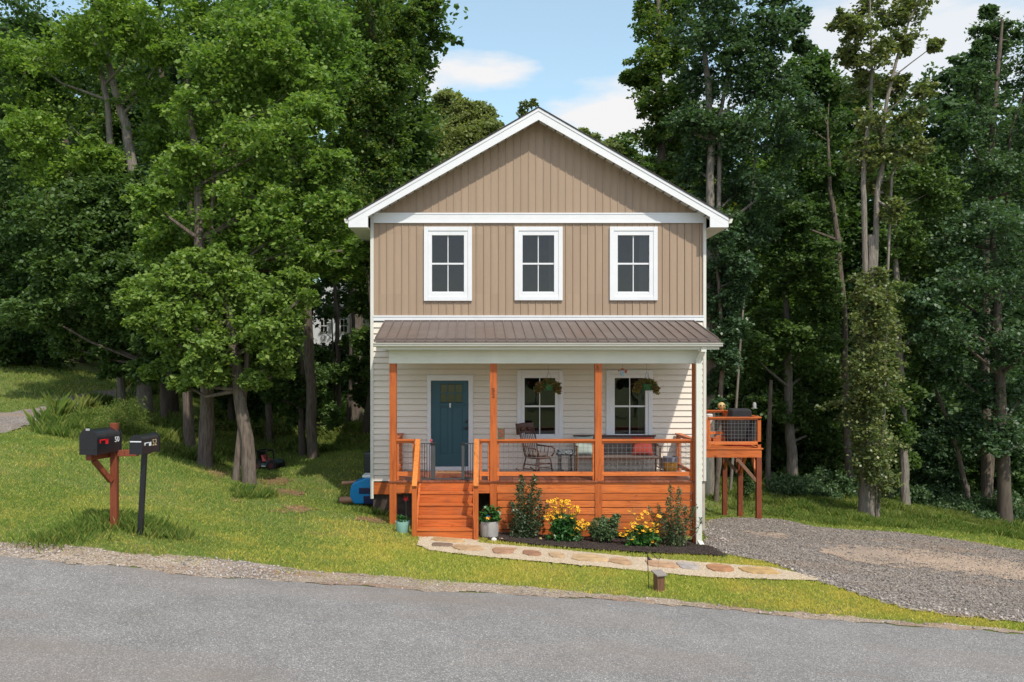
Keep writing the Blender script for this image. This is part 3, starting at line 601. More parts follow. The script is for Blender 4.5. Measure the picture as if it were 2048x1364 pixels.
for sg,xe in ((-1,xl),(1,xr)):
    mb=MB(); mb.prism([(s,YF,zr-th-.002),(xe,YF,zl-th-.002),(xe,YF,zl-fh*.95),(s,YF,zr-fh-.04)],0,(0,.03,0))
    mb.prism([(s,YF-.014,zr-th-.01),(xe,YF-.014,zl-th-.01),(xe,YF-.014,zl-th-.075),(s,YF-.014,zr-th-.075)],0,(0,.013,0))
    f_=mb.build('rake_board',W['white'],rf)
    # gable soffit with vent holes
    mb=MB(); d=Vector((xe-s,0,zl-zr)); n=34
    mb.prism([(s,YF+.03,zr-fh+.05),(xe,YF+.03,zl-fh+.08),(xe,YF+.03,zl-fh+.065),(s,YF+.03,zr-fh+.035)],0,(0,YW-YF-.02,0)); mb.build('soffit',M_soffit,rf)
    # boxed eave return and side eave soffit
    xw=HL if sg<0 else HR
    mb=MB(); xa,xb=(xe,xw) if sg<0 else (xw,xe); zf=zl-fh*.95
    zin=zf+abs(xw-xe)*slope
    poly=[(xe,YF+.001,zf),(xw,YF+.001,zf-.0),(xw,YF+.001,zin)]
    mb.prism(poly,0,(0,.03,0)); mb.build('eave_return',W['white'],rf)
    mb=MB(); mb.box(xa,xb,YF+.032,HB+.5,zf+.002,zf+.02); mb.box(xe-.01,xe+.01,YF+.032,HB+.5,zf+.02,zl-th-.01); mb.build('eave_soffit',W['cream'],rf)
    mb=MB(); gx=xe+sg*.05
    mb.prism([(xe+sg*.012,0,zl-.16),(gx+sg*.03,0,zl-.15),(gx+sg*.06,0,zl-.055),(xe+sg*.012,0,zl-.055)],0,(0,HB+.5-YF,0))
    for v in mb.v: v.y+=YF+.02
    mb.build('eave_gutter',W['cream'],rf)
# windows
def window(px0,px1,py0,py1,ox0,ox1,oy0,oy1,upper,curtain=None):
    x0,x1,z0,z1=wx(px0),wx(px1),wz(py1),wz(py0); X0,X1,Z0,Z1=wx(ox0),wx(ox1),wz(oy1),wz(oy0)
    ms=MB()
    def frame(m,a0,a1,c0,c1,b0,b1,d0,d1,ya,yb):   # outer a/c, inner b/d
        m.box(a0,b0,ya,yb,c0,c1);m.box(b1,a1,ya,yb,c0,c1);m.box(b0,b1,ya,yb,c0,d0);m.box(b0,b1,ya,yb,d1,c1)
    ix0,ix1,iz0,iz1=X0+.10,X1-.10,Z0+.10,Z1-.10
    frame(ms,X0,X1,Z0,Z1,ix0,ix1,iz0,iz1,YW-.06,YW+.01)
    wn=ms.build('window',W['white'],house,bevel=.006)
    mf=MB(); frame(mf,ix0+.001,ix1-.001,iz0+.001,iz1-.001,x0,x1,z0,z1,YW-.045,YW+.06); mf.build('frame',W['white'],wn,bevel=.004)
    mg=MB(); zm=wz((py0+py1)/2-.5); xm=(x0+x1)/2
    mg.box(x0,x1,YW-.012,YW+.045,zm-.02,zm+.02); mg.box(xm-.010,xm+.010,YW+.0,YW+.04,z0,zm-.02); mg.box(xm-.010,xm+.010,YW+.0,YW+.04,zm+.02,z1); mg.box(x0,x1,YW-.008,YW+.045,z0,z0+.02)
    mg.build('sash_bars',W['white'],wn)
    for a,b,yy in ((z0+.02,zm-.02,.03),(zm+.02,z1,.02)):
        for c,d in ((x0,xm-.01),(xm+.01,x1)):
            g=MB(); g.add([(c,YW+yy,a),(d,YW+yy,a),(d,YW+yy,b),(c,YW+yy,b)],[(0,1,2,3)]); g.build('pane',W['glass'],wn)
    if curtain:
        mc=MB(); n=24; V=[];Fc=[]; a,b=wx(curtain[0]),wx(curtain[1])
        for i in range(n+1):
            xx=a+(b-a)*i/n; yy=YW+.16+.025*math.sin(i*1.9)+.01*math.sin(i*.7); V+= [(xx,yy,z0-.1),(xx,yy,z1+.05)]
        for i in range(n): Fc.append((2*i,2*i+2,2*i+3,2*i+1))
        mc.add(V,Fc); mc.build('curtain',W['curtain'],wn)
window(864,928,471,585,848,944,454,602,1)
window(1045,1108,471,585,1029,1125,454,601,1,(1098,1112))
window(1235,1298,471,585,1219,1314.5,454,601,1,(1280,1302))
window(1049,1110,756,870,1034,1126,740,880,0)
window(1229,1290,756,870,1212,1304.5,740,880,0,(1278,1294))
# front door
mb=MB(); x0,x1,z0,z1=wx(862),wx(937),FL+.1,wz(761)
mb.box(wx(854.5),x0-.002,YW-.05,YW+.02,FL,wz(752)); mb.box(x1+.002,wx(946),YW-.05,YW+.02,FL,wz(752)); mb.box(x0-.002,x1+.002,YW-.05,YW+.02,z1,wz(752)); mb.box(wx(854.5)-.015,wx(946)+.015,YW-.06,YW+.02,wz(752),wz(750))
mb.box(x0-.002,x1+.002,YW-.04,YW+.06,FL,FL+.095)
dj=mb.build('door_casing',W['white'],house,bevel=.004)
mb=MB(); yd=YW+.005
lx0,lx1,lz0,lz1=wx(880),wx(925),wz(805),wz(768)
px_=[(wx(877),wx(895.5)),(wx(904),wx(923))]; pz0,pz1=wz(908),wz(815)
# stile-and-rail door built of flush pieces with sunken panels
mb.box(x0,lx0,yd,yd+.045,z0,z1); mb.box(lx1,x1,yd,yd+.045,z0,z1); mb.box(lx0,lx1,yd,yd+.045,lz1,z1); mb.box(lx0,lx1,yd,yd+.045,pz1,lz0); mb.box(lx0,lx1,yd,yd+.045,z0,pz0)
mb.box(px_[0][1],px_[1][0],yd,yd+.045,pz0,pz1); mb.box(lx0,lx1,yd+.018,yd+.03,pz0,pz1)
mb.box(lx0-.05,lx1+.05,yd-.03,yd,wz(811),wz(807.5))
dr=mb.build('front_door',W['teal'],dj,bevel=.003)
for k in range(3):
    for a,b in ((lz0,lz0+(lz1-lz0)*.5-.008),(lz0+(lz1-lz0)*.5+.008,lz1)):
        w_=(lx1-lx0)/3; pass
mb=MB()
for k in range(3):
    w_=(lx1-lx0)/3; mb.box(lx0+k*w_+.012,lx0+(k+1)*w_-.012,yd+.018,yd+.028,lz0+.01,lz1-.01)
o=mb.build('door_glass',W['stain'],dj); 
mb=MB(); w_=(lx1-lx0)/3; mb.box(lx0,lx1,yd+.005,yd+.03,lz0+(lz1-lz0)*.47,lz0+(lz1-lz0)*.53)
for k in range(4): mb.box(lx0+k*w_-.010 if k else lx0,lx0+k*w_+.010 if k<3 else lx1,yd+.003,yd+.03,lz0,lz1)
mb.build('door_muntins',W['teal'],dj)
hx=wx(933.5)
for py in (843,856):
    mb=MB(); mb.lathe([(.0,0),(.036,0),(.036,.02),(.022,.03),(.03,.06),(.0,.065)],(hx,yd,wz(py)),14,M=Matrix.Rotation(R(90),3,'X'))
    if py==856: mb.bar((hx-.09,yd-.055,wz(856)),(hx,yd-.055,wz(856)),.02,.02)
    mb.build('deadbolt' if py==843 else 'door_handle',W['black'],dj,smooth=True)
mb=MB(); mb.box(wx(899),wx(901.5),yd-.036,yd-.031,wz(815),wz(806)); mb.box(wx(898.6),wx(901.9),yd-.037,yd-.031,wz(809.5),wz(808)); mb.build('door_hook',W['whitep'],dj)
# porch -----------------------------------------------------------
YD=19.15; YP=19.19; PS=.14; sP=F/YP
def ppx(px): return PX(px,YP)
def ppz(py): return PZ(py,YP)
DL,DR=ppx(778),ppx(1398)
mb=MB(); x=DL
while x<DR-.01:
    x2=min(x+.142,DR); mb.box(x+.003,x2-.003,YD,YW-.03,FL-.032,FL); x=x2
mb.build('porch_floor',W['floor'],house)
mb=MB(); mb.box(DL,ppx(989),YP+.0,YP+.04,PZ(986.5,YP),FL-.036); mb.box(ppx(989)+.004,DR-.005,YP+.0,YP+.04,PZ(986,YP),FL-.036); mb.build('rim_board',W['wx'],house,bevel=.003)
mb=MB(); mb.box(HL+.085,DL+.1,YW-.05,YW+.02,wz(988),wz(965)); mb.build('ledger_board',W['wx'],house,bevel=.003)
mb=MB(); mb.box(DL+.05,DR-.05,YP+.5,YP+.54,FL-.22,FL-.036); mb.box(DL+.02,DL+.06,YP+.04,YW-.06,FL-.24,FL-.036); mb.box(DR-.06,DR-.02,YP+.04,YW-.06,FL-.24,FL-.036); mb.build('floor_joists',W['dark'],house)
def gpt(x,y): return g1(x,y)
zbm=ppz(727)
posts=[(779,793),(980,994),(1190,1203.5),(1386,1399)]
for a,b in posts:
    mb=MB(); x0,x1=ppx(a),ppx(b); mb.box(x0,x1,YP-.012 if 0 else YP-.015,YP+PS-.015,gpt(x0,YP)-.1,zbm); mb.build('porch_post',W['wz'],house,bevel=.005)
# beam, soffit, gutter
mb=MB(); mb.box(ppx(777.5),ppx(1397),YP-.03,YP+.16,zbm,ppz(699)); mb.build('porch_beam',W['beam'],house,bevel=.006)
YG=18.76
def qx(px): return PX(px,YG)
def qz(py): return PZ(py,YG)
mb=MB(); mb.box(qx(752),qx(1440),YG+.13,YW-.03,ppz(698.5),ppz(697)); mb.build('porch_ceiling',W['beam'],house)
mb=MB(); mb.box(qx(751),qx(1441),YG+.10,YG+.125,ppz(699.5),qz(686)); mb.build('porch_fascia',W['beam'],house)
mb=MB(); prof=[(YG+.098,qz(693.5)),(YG+.03,qz(693.5)),(YG+.005,qz(691)),(YG+.012,qz(689)),(YG-.02,qz(687)),(YG-.02,qz(685.8)),(YG-.008,qz(685.8)),(YG+.0,qz(686.8)),(YG+.098,qz(686.8))]
mb.prism([(qx(746),a,b) for a,b in prof],0,(qx(1446)-qx(746),0,0)); mb.build('gutter',W['cream'],house)
mb=MB(); dx0,dx1=PX(1391.5,19.05),PX(1403,19.05)
xc=(dx0+dx1)/2
mb.box(dx0,dx1,19.0,19.1,g1(xc,19.05)+.01,PZ(722,19.05))
top=Vector((PX(1407,18.86),18.86,qz(693.5)))
mb.bar((xc,19.05,PZ(724,19.05)),(xc+.02,19.03,PZ(715,19.05)),.118,.10); mb.bar((xc+.01,19.045,PZ(717.5,19.05)),(top.x-.01,18.9,PZ(702,18.9)),.117,.095,(0,1,0)); mb.bar((top.x,18.87,PZ(704,18.88)),(top.x,18.87,top.z),.115,.09)
mb.bar((xc-.0,19.05,g1(xc,19.05)+.10),(xc+.04,18.97,g1(xc,19.05)+.01),.117,.10)
mb.build('downspout',W['beam'],house,bevel=.005)
# metal roof
tl,tr=wx(770),wx(1387); zt_=wz(642.5); bl,br=PX(749,YG+.01),PX(1440.5,YG+.01); zb_=PZ(683,YG+.01)
YB1=YG+.16; zb1=zb_+(zt_-zb_)*(YB1-YG)/(YW-YG)+.025
kx=lambda X0,X1,t:X0+(X1-X0)*t
mb=MB(); n=34
t1=(YB1-YG)/(YW-YG)
mb.add([(bl+(tl-bl)*t1,YB1,zb1),(br+(tr-br)*t1,YB1,zb1),(tr,YW-.02,zt_),(tl,YW-.02,zt_)],[(0,1,2,3)])
mb.add([(bl+(tl-bl)*t1,YB1,zb1-.02),(br+(tr-br)*t1,YB1,zb1-.02),(br,YG-.02,zb_),(bl,YG-.02,zb_)],[(0,3,2,1)])
mb.box(bl,br,YG-.02,YG+.10,zb_-.02,zb_-.004)
mr=mb.build('porch_roof',W['metalroof'],house)
mb=MB()
for i in range(n+1):
    t=i/n; 
    mb.bar((kx(bl,br,t)*(1-t1)+kx(tl,tr,t)*t1,YB1,zb1+.006),(kx(tl,tr,t),YW-.03,zt_+.012),.022,.03)
    mb.bar((kx(bl,br,t),YG-.015,zb_+.006),(kx(bl,br,t)*(1-t1)+kx(tl,tr,t)*t1,YB1,zb1-.012),.022,.026)
mb.bar((bl+(tl-bl)*t1,YB1-.005,zb1-.005),(br+(tr-br)*t1,YB1-.005,zb1-.005),.02,.03)
mb.bar((tl,YW-.04,zt_+.01),(tr,YW-.04,zt_+.01),.03,.035)
mb.build('roof_ribs',W['metalroof'],mr)
for X0,X1 in ((bl,tl),(br,tr)):
    mb=MB(); sg=.02 if X0==bl else -.02
    mb.prism([(X0+sg,YG+.12,zb_-.005),(X1+sg,YW-.03,zt_-.03),(X1+sg,YW-.03,ppz(697)+.0),(X0+sg,YG+.12,ppz(697))],0,(sg*.5,0,0))
    mb.build('roof_end_panel',W['beam'],mr)
# railings
def mesh_panel(m,x0,x1,z0,z1,y,st=.1016,r=.0032):
    n=max(1,round((x1-x0)/st)); 
    for i in range(n+1):
        xx=x0+(x1-x0)*i/n; m.box(xx-r,xx+r,y-r,y+r,z0,z1)
    k=max(1,round((z1-z0)/st))
    for i in range(k+1):
        zz=z0+(z1-z0)*i/k; m.box(x0,x1,y-r+.005,y+r+.005,zz-r,zz+r)
def railing(x0,x1,fl,y,parent,name='railing',wm='wx'):
    m=MB(); h=.90; m.box(x0,x1,y-.045,y+.095,fl+h-.038,fl+h); m.box(x0,x1,y,y+.038,fl+h-.128,fl+h-.04) if False else m.box(x0,x1,y,y+.038,fl+h-.085,fl+h-.039)
    m.box(x0,x1,y-.0,y+.04,fl+.10,fl+.19); m.box(x0+.001,x0+.045,y+.002,y+.038,fl+.002,fl+h-.085); m.box(x1-.045,x1-.001,y+.002,y+.038,fl+.002,fl+h-.085)
    r=m.build(name,W[wm],parent,bevel=.003)
    q=MB(); mesh_panel(q,x0+.045,x1-.045,fl+.19,fl+h-.085,y+.02); q.build('wire_mesh',W['wire'],r)
    return r
def railing_y(x,y0,y1,fl,parent,wm='wy'):
    m=MB(); h=.90; m.box(x-.07,x+.07,y0,y1,fl+h-.038,fl+h); m.box(x-.02,x+.02,y0,y1,fl+h-.085,fl+h-.039); m.box(x-.02,x+.02,y0,y1,fl+.10,fl+.19)
    m.box(x-.045,x+.045,y1-.09,y1,fl,fl+h-.04); m.box(x-.019,x+.019,y0,y0+.045,fl+.19,fl+h-.085)
    r=m.build('side_railing',W[wm],parent,bevel=.003); q=MB(); n=round((y1-y0)/.1016)
    for i in range(n+1):
        yy=y0+(y1-y0)*i/n; q.box(x-.0026,x+.0026,yy-.0026,yy+.0026,fl+.19,fl+h-.085)
    for i in range(7):
        zz=fl+.19+(h-.275)*i/6; q.box(x+.002,x+.007,y0,y1,zz-.0026,zz+.0026)
    q.build('wire_mesh',W['wire'],r)
yr=YP+.03
railing(ppx(793.3),ppx(829),FL,yr,house); railing(ppx(959),ppx(979.8),FL,yr,house); railing(ppx(994.2),ppx(1189.8),FL,yr,house); railing(ppx(1203.8),ppx(1385.8),FL,yr,house)
railing_y(ppx(786),YP+PS,YW-.06,FL,house); railing_y(ppx(1391),YP+PS,YW-.06,FL,house)
# slatted skirt
for a,b in ((995,1191.5),(1204,1385.5)):
    mb=MB(); z=PZ(986,YP)-.012; x0,x1=ppx(a),ppx(b)
    while z-.142>g1((x0+x1)/2,YP)-.02:
        mb.box(x0,x1,YP+.01,YP+.035,z-.142,z); z-=.158
    mb.build('skirt_panel',W['wx'],house,bevel=.003)
# stairs
st=MB(); SY=[YD]; rise=.212; run=.275
sx0,sx1=PX(840,18.9),PX(946.5,18.9)
stairs=None
yb_=YP-run*4
for k in (0,1):
    xa=sx0-.05 if k==0 else sx1; strs=MB()
    strs.prism([(xa,YP,FL-.036),(xa,YP-run*4-.02,FL-rise*4-.036),(xa,YP-run*4-.02,g1(0,18)-.05),(xa,YP,FL-rise*1.9)],0,(.05,0,0))
    if k==0: stairs=bpy.data.objects.new('stairs',None); COL.objects.link(stairs); stairs.parent=house; BASE['stairs']=BASE[house.name]; stairs.empty_display_size=.2
    strs.build('stringer',W['wy'],stairs,bevel=.003)
for k in range(1,5):
    yk=YP-run*k; zk=FL-rise*k; wide=.05 if k==4 else 0
    m=MB(); m.box(sx0-wide,sx1+wide,yk-.02,yk+run-.004,zk-.036,zk); m.build('tread',W['wx'],stairs,bevel=.004)
for k in range(1,6):
    yk=YP-run*(k-1); z1_=FL-rise*(k-1)-.038; z0_=FL-rise*k+.002 if k<5 else g1(-.8,18)-.05
    m=MB(); wide=-.001 if k<5 else .049
    m.box(sx0-wide*0+(.001 if k<5 else -.049),sx1-(.001 if k<5 else -.049),yk+(.0 if k>1 else -.022),yk+(.02 if k>1 else -.002),z0_,z1_); m.build('riser',W['wx'],stairs,bevel=.002)
for a,b,hx0,hx1 in ((824.5,834,831,841),(947.5,957,948,958.5)):
    yn=YP-run*4+.02
    xa,xb=PX(a,yn),PX(b,yn); zt1=PZ(974,yn)
    m=MB(); m.box(xa,xb,yn-.09,yn,g1(xa,yn)-.1,zt1); m.build('newel_post',W['wz'],stairs,bevel=.004)
    tp=Vector(((PX(hx0,YP)+PX(hx1,YP))/2,YP-.03,FL+.90)); bp_=Vector(((PX(a-.5,yn-.13)+PX(b-.5,yn-.13))/2,yn-.13,zt1+.03))
    m=MB(); m.bar(bp_,tp,.105,.038,(0,0,1)); m.build('handrail',W['rail'],stairs,bevel=.004)
    m=MB(); m.box(tp.x-.045,tp.x+.045,YP-.012,YP+.075,FL+.0,FL+.86); m.build('top_post',W['wz'],stairs,bevel=.004)
# house number
mt=Matrix.Translation(Vector((ppx(987),YP-.019,PZ(781,YP)))-BASE[house.name])@Matrix.Rotation(R(90),4,'X')
text('5',.13,'house_number',W['black'],house,mt,.004)
mt=Matrix.Translation(Vector((ppx(987),YP-.019,PZ(791.5,YP)))-BASE[house.name])@Matrix.Rotation(R(90),4,'X')
text('2',.13,'house_number',W['black'],house,mt,.004)
# ---------------------------------------------------------------- side deck
FD=PZ(896.5,25.4); y0,y1=25.4,29.2; X0=HR+.01; X1=PX(1524,25.4)
deck=thing('raised_deck','raised orange wooden side deck on tall posts right of the house','deck',((X0+X1)/2,27.3,g1(7,27)))
mb=MB(); y=y0
while y<y1: mb.box(X0,X1+.04,y+.003,min(y+.14,y1),FD-.032,FD); y+=.143
mb.build('deck_floor',W['wx'],deck)
mb=MB(); mb.box(X0,X1-.0,y0+.03,y0+.07,FD-.27,FD-.034); mb.box(X1-.04,X1,y0+.07,y1,FD-.27,FD-.034); mb.box(X0,X1-.04,y1-.04,y1,FD-.27,FD-.034)
for q in (26.5,27.6,28.4): mb.box(X0,X1-.04,q,q+.04,FD-.24,FD-.034)
mb.build('rim_joists',W['wx'],deck,bevel=.003)
for q in (y0+.03,27.28,29.05):
    m=MB(); m.box(X1-.142,X1+.002,q-.002,q+.14,g1(X1,q)-.2,FD-.27 if q>26 else FD-.27); m.build('deck_post',W['dark'],deck,bevel=.004)
for q,sg in ((y0+.1,1),(27.35,1),(27.35,-1),(29.1,-1)):
    m=MB(); m.bar((X1-.07,q+sg*.06,FD-.95),(X1-.07,q+sg*.62,FD-.30),.09,.09); m.build('brace',W['wz'],deck)
m=MB(); m.bar((X1-.14,y0+.1,FD-.95),(X1-.70,y0+.1,FD-.30),.09,.09); m.build('brace',W['oldwood'],deck)
m=MB(); m.bar((X1-.14,27.35,FD-.95),(X1-.70,27.35,FD-.30),.09,.09); m.build('brace',W['oldwood'],deck)
for q in (y0+.02,27.28,29.06):
    m=MB(); m.box(X1-.12,X1-.02,q,q+.10,FD,FD+.86); m.build('rail_post',W['wz'],deck,bevel=.003)
XM=PX(1418,25.4); railing(XM+.0,X1-.02,FD,y0+.02,deck); railing(X0,XM-.1,FD,y0+.02,deck)
m=MB(); m.box(XM-.1,XM,y0+.02,y0+.12,FD,FD+.86); m.build('rail_post',W['wz'],deck,bevel=.003)
railing(X0,X1-.02,FD,29.08,deck); railing_y(X1-.05,y0+.13,29.0,FD,deck)
Dq=31.5; m=MB(); m.box(PX(1414,Dq),PX(1419.5,Dq),Dq,Dq+.1,g1(PX(1416,Dq),Dq)-.1,PZ(905,Dq)); single(m,'square_post',W['cream'],'pale square post behind the side deck next to the house wall','post',bevel=.01)
# ---------------------------------------------------------------- porch furniture
def rot(v,a): return Vector((v[0]*math.cos(a)-v[1]*math.sin(a),v[0]*math.sin(a)+v[1]*math.cos(a),v[2]))
# local frame: x to the sitter's front
rc=thing('rocking_chair','brown wooden rocking chair with carved headrest and spindle arms beside the black side table','rocking chair',(PX(1076,20.15),20.15,FL),R(-46))
L=dict(local=True)
m=MB(); m.blob((0,0,.41),(.27,.25,.028),nu=20,nv=6,p=.6); m.build('seat',W['chair'],rc,smooth=True,**L)
m=MB(); m.blob((-.02,0,.47),(.20,.20,.05),nu=14,nv=8,p=.7); m.build('cushion',W['wicker'],rc,smooth=True,**L)
for sy in (-1,1):
    m=MB(); pts=[(-.46,.23*sy,.13),(-.33,.235*sy,.055),(-.1,.24*sy,.02),(.12,.24*sy,.02),(.3,.235*sy,.05),(.40,.23*sy,.085)]
    m.tube(pts,.019,6); m.build('rocker',W['chair'],rc,smooth=True,**L)
    for xa,xb in ((.2,.24),(-.2,-.28)):
        m=MB(); m.tube([(xa,.19*sy,.40),((xa+xb)/2,.21*sy,.22),(xb,.236*sy,.045)],[.017,.021,.014],6); m.build('leg',W['chair'],rc,smooth=True,**L)
    m=MB(); m.tube([(-.26,.25*sy,.66),(-.05,.29*sy,.645),(.16,.30*sy,.64),(.25,.29*sy,.60),(.255,.27*sy,.52),(.2,.24*sy,.43)],.02,6)
    for t in (-.14,-.03,.08): m.tube([(t,.23*sy,.42),(t-.01,.28*sy,.64)],.010,5)
    m.build('armrest',W['chair'],rc,smooth=True,**L)
    m=MB(); m.tube([(-.2,.21*sy,.42),(-.27,.235*sy,.72),(-.37,.25*sy,1.06)],[.018,.02,.017],6); m.build('back_post',W['chair'],rc,smooth=True,**L)
m=MB()
for z,x in ((.20,.23),(.28,.215)): m.tube([(x,-.2,z),(x,.2,z)],.012,5)
for sy in (-1,1):
    for z in (.15,.25): m.tube([(.22,.215*sy,z),(-.23,.215*sy,z)],.011,5)
m.build('stretchers',W['chair'],rc,**L)
m=MB()
for i in range(7):
    y=-.16+i*.053; m.tube([(-.21,y,.43),(-.28,y*1.08,.70),(-.355,y*1.12,.96)],[.008,.011,.008],5)
m.build('back_spindles',W['chair'],rc,**L)
m=MB(); V=[];n=14
for i in range(n+1):
    y=-.29+i*.58/n; t=i/n; z0=.93-.02*math.cos(t*6.28); z1=1.14+.035*math.sin(t*math.pi)+.03*(abs(t-.5)*2)**3; xo=-.35-.02-.03*math.cos((t-.5)*3)
    V+=[(xo,y,z0),(xo-.035,y,z1),(xo-.03,y,z0),(xo-.065,y,z1)]
Fc=[]
for i in range(n):
    a,b=4*i,4*i+4; Fc+=[(a,b,b+1,a+1),(a+2,a+3,b+3,b+2),(a,a+2,b+2,b),(a+1,b+1,b+3,a+3)]
Fc+=[(0,1,3,2),(4*n,4*n+2,4*n+3,4*n+1)]
m.add(V,Fc); 
for sy in (-.1,.12): m.blob((-.365,sy,1.04),(.014,.07,.05),nu=10,nv=6)
m.build('headrest',W['chair'],rc,smooth=True,**L)
# side table
tx,ty=PX(1130,19.95),19.95
tb=thing('side_table','small black metal folding table with scrolled base between the rocking chair and the bench','table',(tx,ty,FL))
m=MB(); m.box(-.20,.20,-.15,.15,.485,.515); m.build('table_top',W['black'],tb,bevel=.006,**L)
for sx in (-1,1):
    m=MB()
    for q in (-1,1): m.tube([(sx*.12+q*.03,-.12,.0),(sx*.12+q*.02,-.12,.25),(sx*.12+q*.02,-.12,.49)],.010,5); m.tube([(sx*.12+q*.03,.12,.0),(sx*.12+q*.02,.12,.49)],.008,5)
    m.build('leg',W['black'],tb,**L)
m=MB(); m.tube([(-.13,-.13,.03),(-.11,-.13,.1),(-.06,-.13,.15),(-.01,-.13,.12),(.0,-.13,.05),(.03,-.13,.02),(.07,-.13,.08),(.12,-.13,.15)],.010,5); m.tube([(-.14,-.12,.02),(.14,-.12,.02)],.008,5); m.build('scroll',W['black'],tb,**L)
m=MB(); m.box(-.13,-.02,-.10,.02,.0,.11); m.box(-.1,-.05,-.11,-.1,.03,.09); single_o=None
m2=MB(); 
for v in m.v: v+=Vector((tx,ty,FL))
single(m,'black_planter',W['black'],'small black box standing on the porch floor under the side table','box',bevel=.006)
sg=thing('table_sign','dark blue box sign with white lettering standing on the black side table','sign',(tx-.0,ty-.10,FL+.516))
m=MB(); m.box(-.185,.17,-.02,.02,0,.095); m.build('sign_board',mat('dark_blue_paint',(.01,.03,.05),.5),sg,bevel=.003,**L)
Mx=Matrix.Translation((0,-.0215,.068))@Matrix.Rotation(R(90),4,'X'); text('The mountains',.046,'lettering',W['whitep'],sg,Mx,.001)
Mx=Matrix.Translation((0,-.0215,.026))@Matrix.Rotation(R(90),4,'X'); text('are our Therapy',.046,'lettering',W['whitep'],sg,Mx,.001)
tp=thing('potted_plant','little grey pot with a dark plant on the side table behind the sign','plant',(tx-.09,ty+.02,FL+.516))
m=MB(); m.lathe([(.04,0),(.062,.09),(.058,.09)],(0,0,0),12); m.build('pot',W['greyf'],tp,smooth=True,**L)
# bench
bx0,bx1=PX(1149,20.45),PX(1319,20.45); bxc=(bx0+bx1)/2; hw=(bx1-bx0)/2
bn=thing('porch_bench','long bench with grey brown woven seat and back under the right porch window','bench',(bxc,20.5,FL))
m=MB(); m.box(-hw+.05,hw-.05,-.28,.22,.38,.425); m.build('seat',W['wicker'],bn,bevel=.012,**L)
m=MB(); m.prism([(-hw+.05,.19,.43),(-hw+.05,.235,.43),(-hw+.05,.315,.83),(-hw+.05,.27,.83)],0,(2*hw-.1,0,0)); m.build('backrest',W['wicker'],bn,bevel=.006,**L)
m=MB(); m.bar((-hw,.29,.845),(hw-.02,.29,.845),.05,.035); m.bar((-hw+.03,-.27,.38),(hw-.03,-.27,.38),.03,.05); m.build('frame_rail',W['chair'],bn,bevel=.004,**L)
for sx in (-1,1):
    for yy,zt_2 in ((-.28,.62),(.24,.64)):
        m=MB(); m.tube([(sx*(hw-.03),yy,0),(sx*(hw-.03),yy,zt_2)],[.017,.022],8); m.build('leg',W['teakwood'],bn,smooth=True,**L)
    m=MB(); m.bar((sx*(hw-.03),-.33,.645),(sx*(hw-.03),.26,.66),.06,.028); m.build('armrest',W['teakwood'],bn,bevel=.006,**L)
    m=MB(); m.tube([(sx*(hw-.03),-.28,.15),(sx*(hw-.03),.24,.15)],.014,6); m.build('stretcher',W['teakwood'],bn,**L)
def pillow(px,pz,wd,ht,th,m_,label,rz,tilt):
    o=thing('pillow',label,'pillow',(PX(px,20.4),20.40,FL+pz),rz)
    M=Matrix.Rotation(tilt,3,'X'); q=MB(); nu,nv=14,12; V=[]
    for j in range(nv+1):
        for i in range(nu+1):
            u=i/nu*2-1;v=j/nv*2-1; e=(1-abs(u)**3)*(1-abs(v)**3); k=1-.08*(abs(u)**2*abs(v)**2)*0; sh=1-.07*(1-u*u)*abs(v)**4; sw=1-.07*(1-v*v)*abs(u)**4
            V.append((u*wd/2*sw,-th/2*e**.5,v*ht/2*sh))
    b=len(V); V+=[(a,-y,c) for a,y,c in V]
    Fc=[]
    for j in range(nv):
        for i in range(nu):
            a=j*(nu+1)+i; Fc.append((a,a+1,a+nu+2,a+nu+1)); Fc.append((b+a,b+a+nu+1,b+a+nu+2,b+a+1))
    V=[M@Vector(v)+Vector((0,0,ht/2)) for v in V]
    q.add(V,Fc); q.build('cover',m_,o,smooth=True,local=True)
pillow(1285,.425,.48,.44,.17,W['red'],'red square pillow at the right end of the woven bench',R(-8),R(-14))
pillow(1168,.43,.46,.44,.15,W['mint'],'pale mint pillow at the left end of the woven bench',R(6),R(-12))
# bucket and cushion at the right
bk=thing('basket','round yellow fabric basket with a grey rim at the right end of the porch','basket',(PX(1341,20.3),20.3,FL+.08))
m=MB(); m.lathe([(.13,0),(.155,.03),(.165,.22)],(0,0,0),20); m.build('basket_body',W['gold'],bk,smooth=True,**L)
m=MB(); m.lathe([(.167,.215),(.172,.33),(.160,.33),(.150,.22)],(0,0,0),20); m.build('rim',W['greyf'],bk,smooth=True,**L)
m=MB(); m.bar((-.04,-.166,.20),(.04,-.166,.20),.01,.015); m.build('handle',W['black'],bk,**L)
m=MB(); m.box(PX(1322,20.35),PX(1362,20.1),20.1,20.5,FL,FL+.075); single(m,'low_box',W['greyf'],'flat grey box on the porch floor under the yellow basket','box',bevel=.015)
m=MB(); m.box(PX(1320,20.55),PX(1327,20.55),20.45,20.7,FL+.10,FL+.36); single(m,'cushion',W['greyf'],'small upright dark grey cushion between the bench and the yellow basket','cushion',bevel=.03)
# flower tin on the rail
pc=thing('flower_tin','square tin painted with red flowers on the porch rail beside the numbered post','tin',(PX(1002.5,YP),YP+.03,FL+.901))
m=MB(); m.box(-.075,.075,-.045,.045,0,.245); m.build('tin_body',mat('floral_paint',(.06,.07,.03),.5,.5,22,col2=(.16,.12,.06)),pc,bevel=.004,**L)
m=MB(); r_=random.Random(3)
for i in range(26):
    a,b=r_.uniform(-.055,.055),r_.uniform(.06,.2); m.blob((a*.8,-.046,b),(r_.uniform(.006,.014),.004,r_.uniform(.006,.014)),nu=6,nv=4)
m.build('painted_flowers',W['redflower'],pc,**L)
